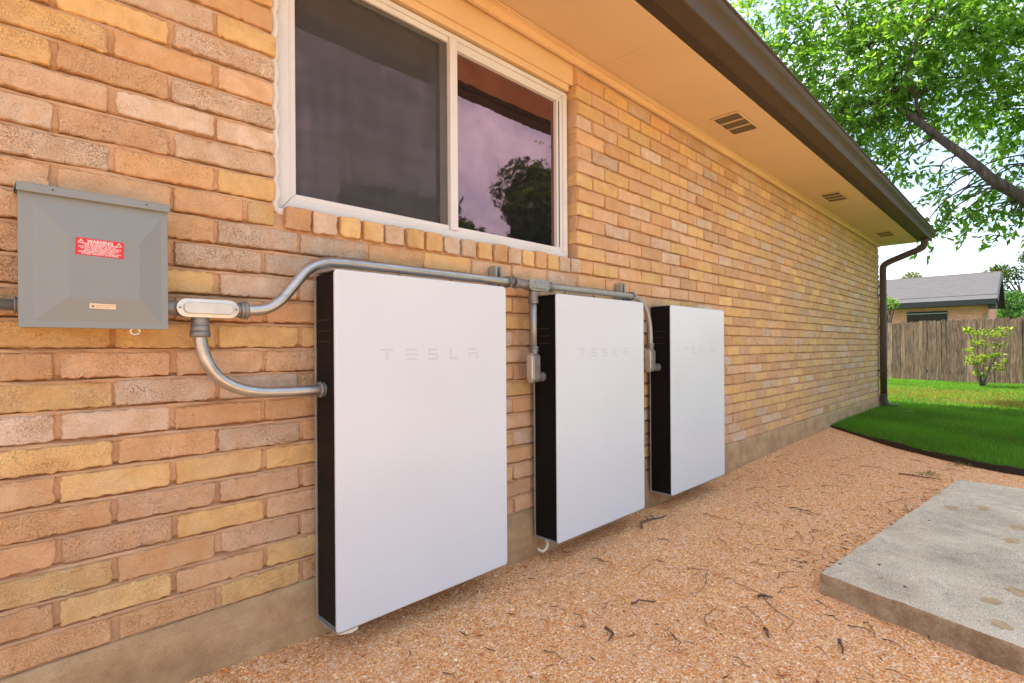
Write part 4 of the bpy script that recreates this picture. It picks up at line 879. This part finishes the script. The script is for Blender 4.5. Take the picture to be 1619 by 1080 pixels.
def gp_(px, w_, z=.19): p = at_depth(px, 549, w_); return (p.x, p.y, z)
tree('oak_tree', 'dark green oak rising behind the neighbour roof at right', 'tree', gp_(1622, 34), 6.6, 2.3, 2.3, DARKG, 5000, .20, 31, 'trees beyond the fence', .25)
tree('oak_tree', 'mid green rounded tree just right of the neighbour gable', 'tree', gp_(1600, 27, .0), 3.7, 1.2, 1.4, [(.05, .15, .03), (.07, .18, .035), (.06, .13, .03)], 4200, .14, 32, 'trees beyond the fence', .15)
tree('oak_tree', 'olive bushy tree at the right picture edge behind the fence', 'tree', gp_(1650, 29), 3.9, 1.7, 1.7, MIDG, 4200, .16, 33, 'trees beyond the fence', .15)
tree('oak_tree', 'faint grey-green treetop peeking above the neighbour ridge', 'tree', gp_(1442, 46), 6.9, 2.0, 1.6, [(.12, .14, .07), (.15, .16, .09)], 1500, .22, 34, 'trees beyond the fence', .5, 18)
tree('small_shrub', 'light green sprig beside the downspout above the fence', 'shrub', gp_(1404, 17.5), 2.55, .34, .34, [(.14, .27, .03), (.18, .3, .04)], 500, .10, 35, None, .45, 10)
# trees across the yard, seen mirrored in the window
tree('yard_tree', 'tall dark tree mirrored at the right of the window pane', 'tree', (15.3, -11.5, .15), 7.0, 3.9, 3.9, DARKG, 44000, .24, 41, 'trees across the yard mirrored in the window', .12, 34)
tree('yard_tree', 'low bushy tree mirrored at the bottom centre of the window', 'tree', (11.4, -13.2, .15), 6.0, 2.6, 2.6, DARKG, 12000, .2, 42, 'trees across the yard mirrored in the window', .12)
tree('yard_tree', 'broad dark tree mirrored low in the screened left pane', 'tree', (8.4, -13.6, .15), 6.0, 2.8, 2.8, DARKG, 16000, .22, 43, 'trees across the yard mirrored in the window', .12)
tree('yard_tree', 'small tree mirrored at the bottom left of the screened pane', 'tree', (5.4, -15.0, .15), 4.6, 2.8, 2.8, DARKG, 14000, .22, 44, 'trees across the yard mirrored in the window', .12)

# ------------------------------------------------------------------ sapling by the fence
base = on_ground(1553, 613, LAWN_Z); T = thing('sapling', 'young yellow-green leafy shrub in front of the wooden fence', 'shrub', tuple(base))
st = MB(); parts = []; r = np.random.RandomState(51); cols = [(.21, .30, .02), (.26, .33, .03), (.15, .25, .02), (.11, .20, .02)]
for px, py, rad, n in ((1538, 523, .12, 60), (1560, 527, .14, 75), (1585, 522, .12, 50), (1578, 530, .10, 40), (1545, 540, .12, 60), (1534, 552, .09, 40), (1560, 545, .10, 40), (1541, 572, .14, 80), (1556, 565, .13, 70), (1572, 560, .12, 55), (1585, 545, .07, 20), (1576, 582, .14, 70), (1548, 590, .11, 55), (1535, 565, .08, 30), (1588, 570, .06, 16), (1530, 520, .06, 18), (1592, 528, .06, 18)):
    c = at_depth(px, py, 11.53+rnd.gauss(0, .12)); parts.append(leaf_cloud(c, (rad*1.2, rad*1.2, rad*.68), int(n*.75), .085, cols, r, .25, .55, .8))
    a_ = base+Vector((rnd.gauss(0, .02), rnd.gauss(0, .02), 0)); st.tube(spline([a_, a_.lerp(c, .45)+Vector((0, 0, .06)), c], 4), [.007, .0068, .0065, .006, .0055, .005, .0045, .004, .003], 5)
link('stem', st, 'twig_grey', T); V, F, C = join(parts); np_mesh('foliage', V, F, 'leaf', C, T, 'stuff', origin=tuple(base))
mb = MB(); c = base; pts = [(c.x+.50*math.cos(t)*(1+.1*math.sin(5*t)), c.y+.50*math.sin(t)*(1+.08*math.cos(4*t)), LAWN_Z+.012) for t in np.linspace(0, 6.283, 29)[:-1]]
n = len(pts); mb.add(pts+[(c.x, c.y, LAWN_Z+.035)], [(i, (i+1) % n, n) for i in range(n)]); link('mulch_ring', mb, 'edging', T, label='dark mulch ring under the shrub')

# ------------------------------------------------------------------ neighbour house
def hp(px, py, w_): return at_depth(px, py, w_)
hd_ = Vector((.0, 1, 0)); hn = Vector((1, 0, 0))      # along the wall (away), and back into the house
c0 = Vector((29.6, -.26, 0)); EZ, RZ, DEP = 2.97, 4.34, 6.0
T = thing('neighbour_house', 'low pink brick house with grey shingle roof behind the fence', 'house', (c0.x, c0.y, .1))
def q3(s, d, z): p = c0+hd_*s+hn*d; return (p.x, p.y, z)
def slab_(name, mat, pts8, parent=T, **kw):
    mb = MB(); mb.add(pts8, [(0, 1, 2, 3), (7, 6, 5, 4), (0, 4, 5, 1), (1, 5, 6, 2), (2, 6, 7, 3), (3, 7, 4, 0)]); return link(name, mb, mat, parent, **kw)
LEN = 15.0
def hbox(name, mat, s0, s1, d0, d1, z0, z1, parent=T): return slab_(name, mat, [q3(s0, d0, z0), q3(s1, d0, z0), q3(s1, d1, z0), q3(s0, d1, z0), q3(s0, d0, z1), q3(s1, d0, z1), q3(s1, d1, z1), q3(s0, d1, z1)], parent)
WN = hbox('wall', 'far_brick', 0, LEN, 0, DEP, .05, EZ-.08)
mb = MB(); mb.add([q3(.02, 0.05, EZ-.08), q3(.02, DEP-.05, EZ-.08), q3(.02, DEP/2, RZ-.18)], [(0, 1, 2)]); mb.add([q3(.12, 0.05, EZ-.08), q3(.12, DEP-.05, EZ-.08), q3(.12, DEP/2, RZ-.18)], [(2, 1, 0)]); link('gable', mb, 'far_trim', T)
OV = .28
for sgn, nm in ((0, 'roof'), (1, 'roof')):
    e0, e1 = (-.55, DEP/2) if sgn == 0 else (DEP+.55, DEP/2)
    zl = EZ-.06; RF = slab_('roof', 'far_shingle', [q3(-OV, e0, zl), q3(LEN, e0, zl), q3(LEN, e1, RZ), q3(-OV, e1, RZ), q3(-OV, e0, zl+.09), q3(LEN, e0, zl+.09), q3(LEN, e1, RZ+.09), q3(-OV, e1, RZ+.09)])
    if sgn == 0:
        for kk in range(2, 14):            # shingle courses, each a thin lip
            t = kk/14; dd = e0+(e1-e0)*t; zz = zl+.09+(RZ-zl)*t; slab_('shingle_course', 'far_shingle', [q3(-OV, dd, zz+.002), q3(LEN, dd, zz+.002), q3(LEN, dd+.28, zz+.13), q3(-OV, dd+.28, zz+.13), q3(-OV, dd, zz+.022), q3(LEN, dd, zz+.022), q3(LEN, dd+.28, zz+.132), q3(-OV, dd+.28, zz+.132)], RF)
        slab_('rake_board', 'far_dark', [q3(-OV-.04, e0, zl-.12), q3(-OV-.002, e0, zl-.12), q3(-OV-.002, e1, RZ-.12), q3(-OV-.04, e1, RZ-.12), q3(-OV-.04, e0, zl+.10), q3(-OV-.002, e0, zl+.10), q3(-OV-.002, e1, RZ+.10), q3(-OV-.04, e1, RZ+.10)], RF)
    else:
        slab_('rake_board', 'far_dark', [q3(-OV-.04, e0, zl-.12), q3(-OV-.002, e0, zl-.12), q3(-OV-.002, e1, RZ-.12), q3(-OV-.04, e1, RZ-.12), q3(-OV-.04, e0, zl+.10), q3(-OV-.002, e0, zl+.10), q3(-OV-.002, e1, RZ+.10), q3(-OV-.04, e1, RZ+.10)], RF)
hbox('ridge_cap', 'far_trim', -OV, LEN, DEP/2-.08, DEP/2+.08, RZ+.07, RZ+.115)
hbox('eave_gutter', 'far_dark', -OV+.02, LEN, -.66, -.552, EZ-.20, EZ+.03)
hbox('eave_soffit', 'far_dark', -OV+.02, LEN, -.55, -.005, EZ-.20, EZ-.14)
hbox('cornice_return', 'far_dark', -OV+.03, -.005, -.55, .5, EZ-.34, EZ-.13)
wn = hbox('window', 'far_dark', 1.33, 2.75, -.035, -.004, .9, EZ-.36); hbox('pane', 'pane_far', 1.38, 2.02, -.05, -.036, 1.0, EZ-.50, wn); hbox('pane', 'pane_far', 2.06, 2.70, -.05, -.036, 1.0, EZ-.50, wn); hbox('window_head', 'battery_rim', 1.33, 2.75, -.06, -.037, EZ-.47, EZ-.44, wn)
hbox('corner_trim', 'far_trim', .05, .17, -.03, -.004, 1.0, 2.45)

# ------------------------------------------------------------------ small things on the ground
p = on_ground(1435, 652, LAWN_Z); mb = MB(); ol_ = [(p.x+.13*math.cos(t)*(1+.12*math.sin(3*t)), p.y+.08*math.sin(t)*(1+.1*math.cos(2*t))) for t in np.linspace(0, 6.283, 15)[:-1]]
mb.extr(ol_, 'z', LAWN_Z-.02, LAWN_Z+.02); tag(link('splash_stone', mb, 'concrete_slab', auto_bevel=.01), 'flat pale stone in the grass by the downspout foot', 'stone')
def twig(px0, py0, px1, py1, r0, label, bend=.06, mat='twig', fork=0, group='dry twigs scattered on the gravel', z=None):
    a_, b_ = on_ground(px0, py0), on_ground(px1, py1); a_.z = float(gz(a_.x, a_.y))+.006+r0; b_.z = float(gz(b_.x, b_.y))+.006+r0
    if z: a_.z = b_.z = z+r0
    d = b_-a_; nn = Vector((-d.y, d.x, 0)); pts = [a_.lerp(b_, t)+nn*(bend*math.sin(math.pi*t)+rnd.gauss(0, .038)*(0 < t < 1))+Vector((0, 0, abs(rnd.gauss(0, .004)) if 0 < t < 1 else 0)) for t in (0, .2, .4, .6, .8, 1)]
    mb = MB(); q = spline(pts, 1); mb.tube(q, list(np.linspace(r0, r0*.45, len(q))), 6); ori = tuple(a_.lerp(b_, .5))
    o = link('twig', mb, mat); tag(o, label, 'twig', group)
    for f in range(fork):
        t = rnd.uniform(.3, .75); s_ = q[int(t*(len(q)-1))]; ang = rnd.choice((-1, 1))*rnd.uniform(.5, 1.0); v = Matrix.Rotation(ang, 3, 'Z')@(d*rnd.uniform(.22, .4))
        m2 = MB(); q2 = spline([s_, s_+v*.5+Vector((0, 0, .004)), s_+v], 3); m2.tube(q2, list(np.linspace(r0*.6, r0*.3, len(q2))), 5); link('side_shoot', m2, mat, o)
    return o
twig(1015, 833, 1054, 813, .006, 'dark forked twig on gravel below the gap between middle and farthest batteries', .08, 'twig_grey', 2)
twig(1421, 751, 1490, 761, .006, 'long straight dark twig pointing at the far corner of the slab', .02)
twig(998, 955, 1037, 952, .0045, 'curled brown twig on gravel below the middle battery', .15, 'twig', 2)
twig(957, 995, 962, 1016, .006, 'short stubby brown bark curl on the gravel', .25)
twig(1208, 996, 1216, 1011, .006, 'short grey stick left of two on the open gravel near bottom', .05, 'twig_grey')
twig(1327, 1015, 1332, 1036, .006, 'short grey stick standing alone near bottom right gravel', .05, 'twig_grey')
twig(1198, 945, 1222, 947, .006, 'short thick grey stick left of the slab corner', .04, 'twig_grey')
twig(1248, 803, 1287, 814, .004, 'brown twig with side shoot on gravel behind slab corner', .1, 'twig', 2)
G1 = 'thin dry brown twig lying loose on the gravel'
for a_ in ((1085, 897, 1140, 910, .08), (1145, 914, 1200, 937, -.06), (1205, 940, 1250, 1015, .12), (1230, 938, 1262, 928, .1), (1118, 990, 1146, 968, .25), (1186, 890, 1228, 897, .02), (1180, 775, 1208, 770, .1), (1192, 794, 1204, 803, 0), (1112, 812, 1140, 819, .04), (1250, 886, 1284, 895, .05), (1262, 870, 1292, 880, -.05), (1282, 838, 1310, 845, .1),
          (1284, 858, 1306, 840, .15), (1330, 848, 1356, 842, -.1), (1230, 770, 1250, 768, .06), (1355, 800, 1385, 812, -.05), (1400, 796, 1440, 790, .05), (1412, 770, 1440, 776, .1), (1290, 950, 1308, 963, .08), (1340, 990, 1385, 1004, .05), (1365, 985, 1382, 1010, .15), (1395, 1012, 1430, 1030, .1), (1446, 990, 1480, 1026, .06), (1452, 995, 1470, 1010, -.1),
          (1288, 1025, 1310, 1040, .1), (1160, 1040, 1178, 1055, .12), (1400, 1060, 1440, 1075, .05), (700, 1068, 722, 1079, .1), (860, 1030, 898, 1052, .04), (905, 968, 924, 988, .08), (935, 880, 968, 891, .1), (1010, 905, 1032, 890, .06), (1060, 1000, 1075, 1030, .1), (1118, 905, 1090, 940, .1), (1135, 850, 1150, 862, .03), (1300, 770, 1330, 768, .06), (1330, 752, 1352, 755, .1), (1440, 728, 1470, 735, .08), (1360, 738, 1395, 742, .05), (1225, 725, 1255, 720, .1), (1315, 730, 1345, 726, .1),
          (1230, 915, 1258, 905, .18), (1170, 960, 1205, 985, .1), (1310, 905, 1292, 922, .2), (1040, 850, 1062, 858, .1), (1495, 742, 1530, 748, .05)):
    pm_ = ((a_[0]+a_[2])/2, (a_[1]+a_[3])/2)
    G1 = 'thin dry brown twig on gravel '+('beside the near corner of the concrete slab' if abs(pm_[0]-1280) < 70 and pm_[1] > 830 else 'along the long edge of the concrete slab' if pm_[0] > 1290 and 760 < pm_[1] < 850 else 'between the farthest battery and the lawn edging' if pm_[1] < 790 else 'below the slab front at bottom right' if pm_[0] > 1270 else 'in front of the nearest battery' if pm_[0] < 930 else 'in the open middle of the strip')
    twig(*a_[:4], rnd.uniform(.0014, .0024), G1, a_[4], 'twig', rnd.choice((0, 0, 1)))
# leaf litter: shreds nobody could count
r = np.random.RandomState(77); n = 400
lx, ly = [], []
while len(lx) < n:
    if r.rand() < .55: px, py = r.uniform(1150, 1520), r.uniform(700, 900)
    elif r.rand() < .6: t = r.rand(); px, py = 1290+t*230+r.normal(0, 16), 905-t*150+r.normal(0, 10)
    else: px, py = r.uniform(620, 1450), r.uniform(860, 1075)
    p = on_ground(px, py)
    if p.x < edge_x(p.y)-.03 and p.y < -.02 and not (p.x > 2.25 and p.y < -1.10-.1*(p.x-2.3)): lx.append(p.x); ly.append(p.y)
lx, ly = np.array(lx), np.array(ly); P = np.stack([lx, ly, gz(lx, ly)+.009], -1); D = r.normal(size=(n, 3)); D[:, 2] *= .12
V, F, C = leaves_at(P, .045, [(.10, .05, .028), (.14, .075, .04), (.07, .038, .022), (.20, .12, .07)], r, 0, .10, 1, D)
np_mesh('leaf_litter', V, F, 'grass', C, kind='stuff')['label'] = 'dry brown leaf shreds and needles strewn on gravel'
for px, py, lb in ((1465, 749, 'small green weed tuft on gravel nearer the house wall'), (1518, 735, 'small green weed tuft on gravel close to the black edging')):
    p = on_ground(px, py, .17); P = np.array([(p.x+r.normal()*.035, p.y+r.normal()*.035, .16) for _ in range(60)]); D = r.normal(size=(60, 3))*.8; D[:, 2] = 1
    V, F, C = leaves_at(P, .035, [(.20, .2, .05), (.26, .23, .08), (.15, .17, .04)], r, 0, .14, 1, D); tag(np_mesh('weed_tuft', V, F, 'grass', C, origin=(p.x, p.y, .16)), lb, 'weed', 'weeds growing in the gravel')
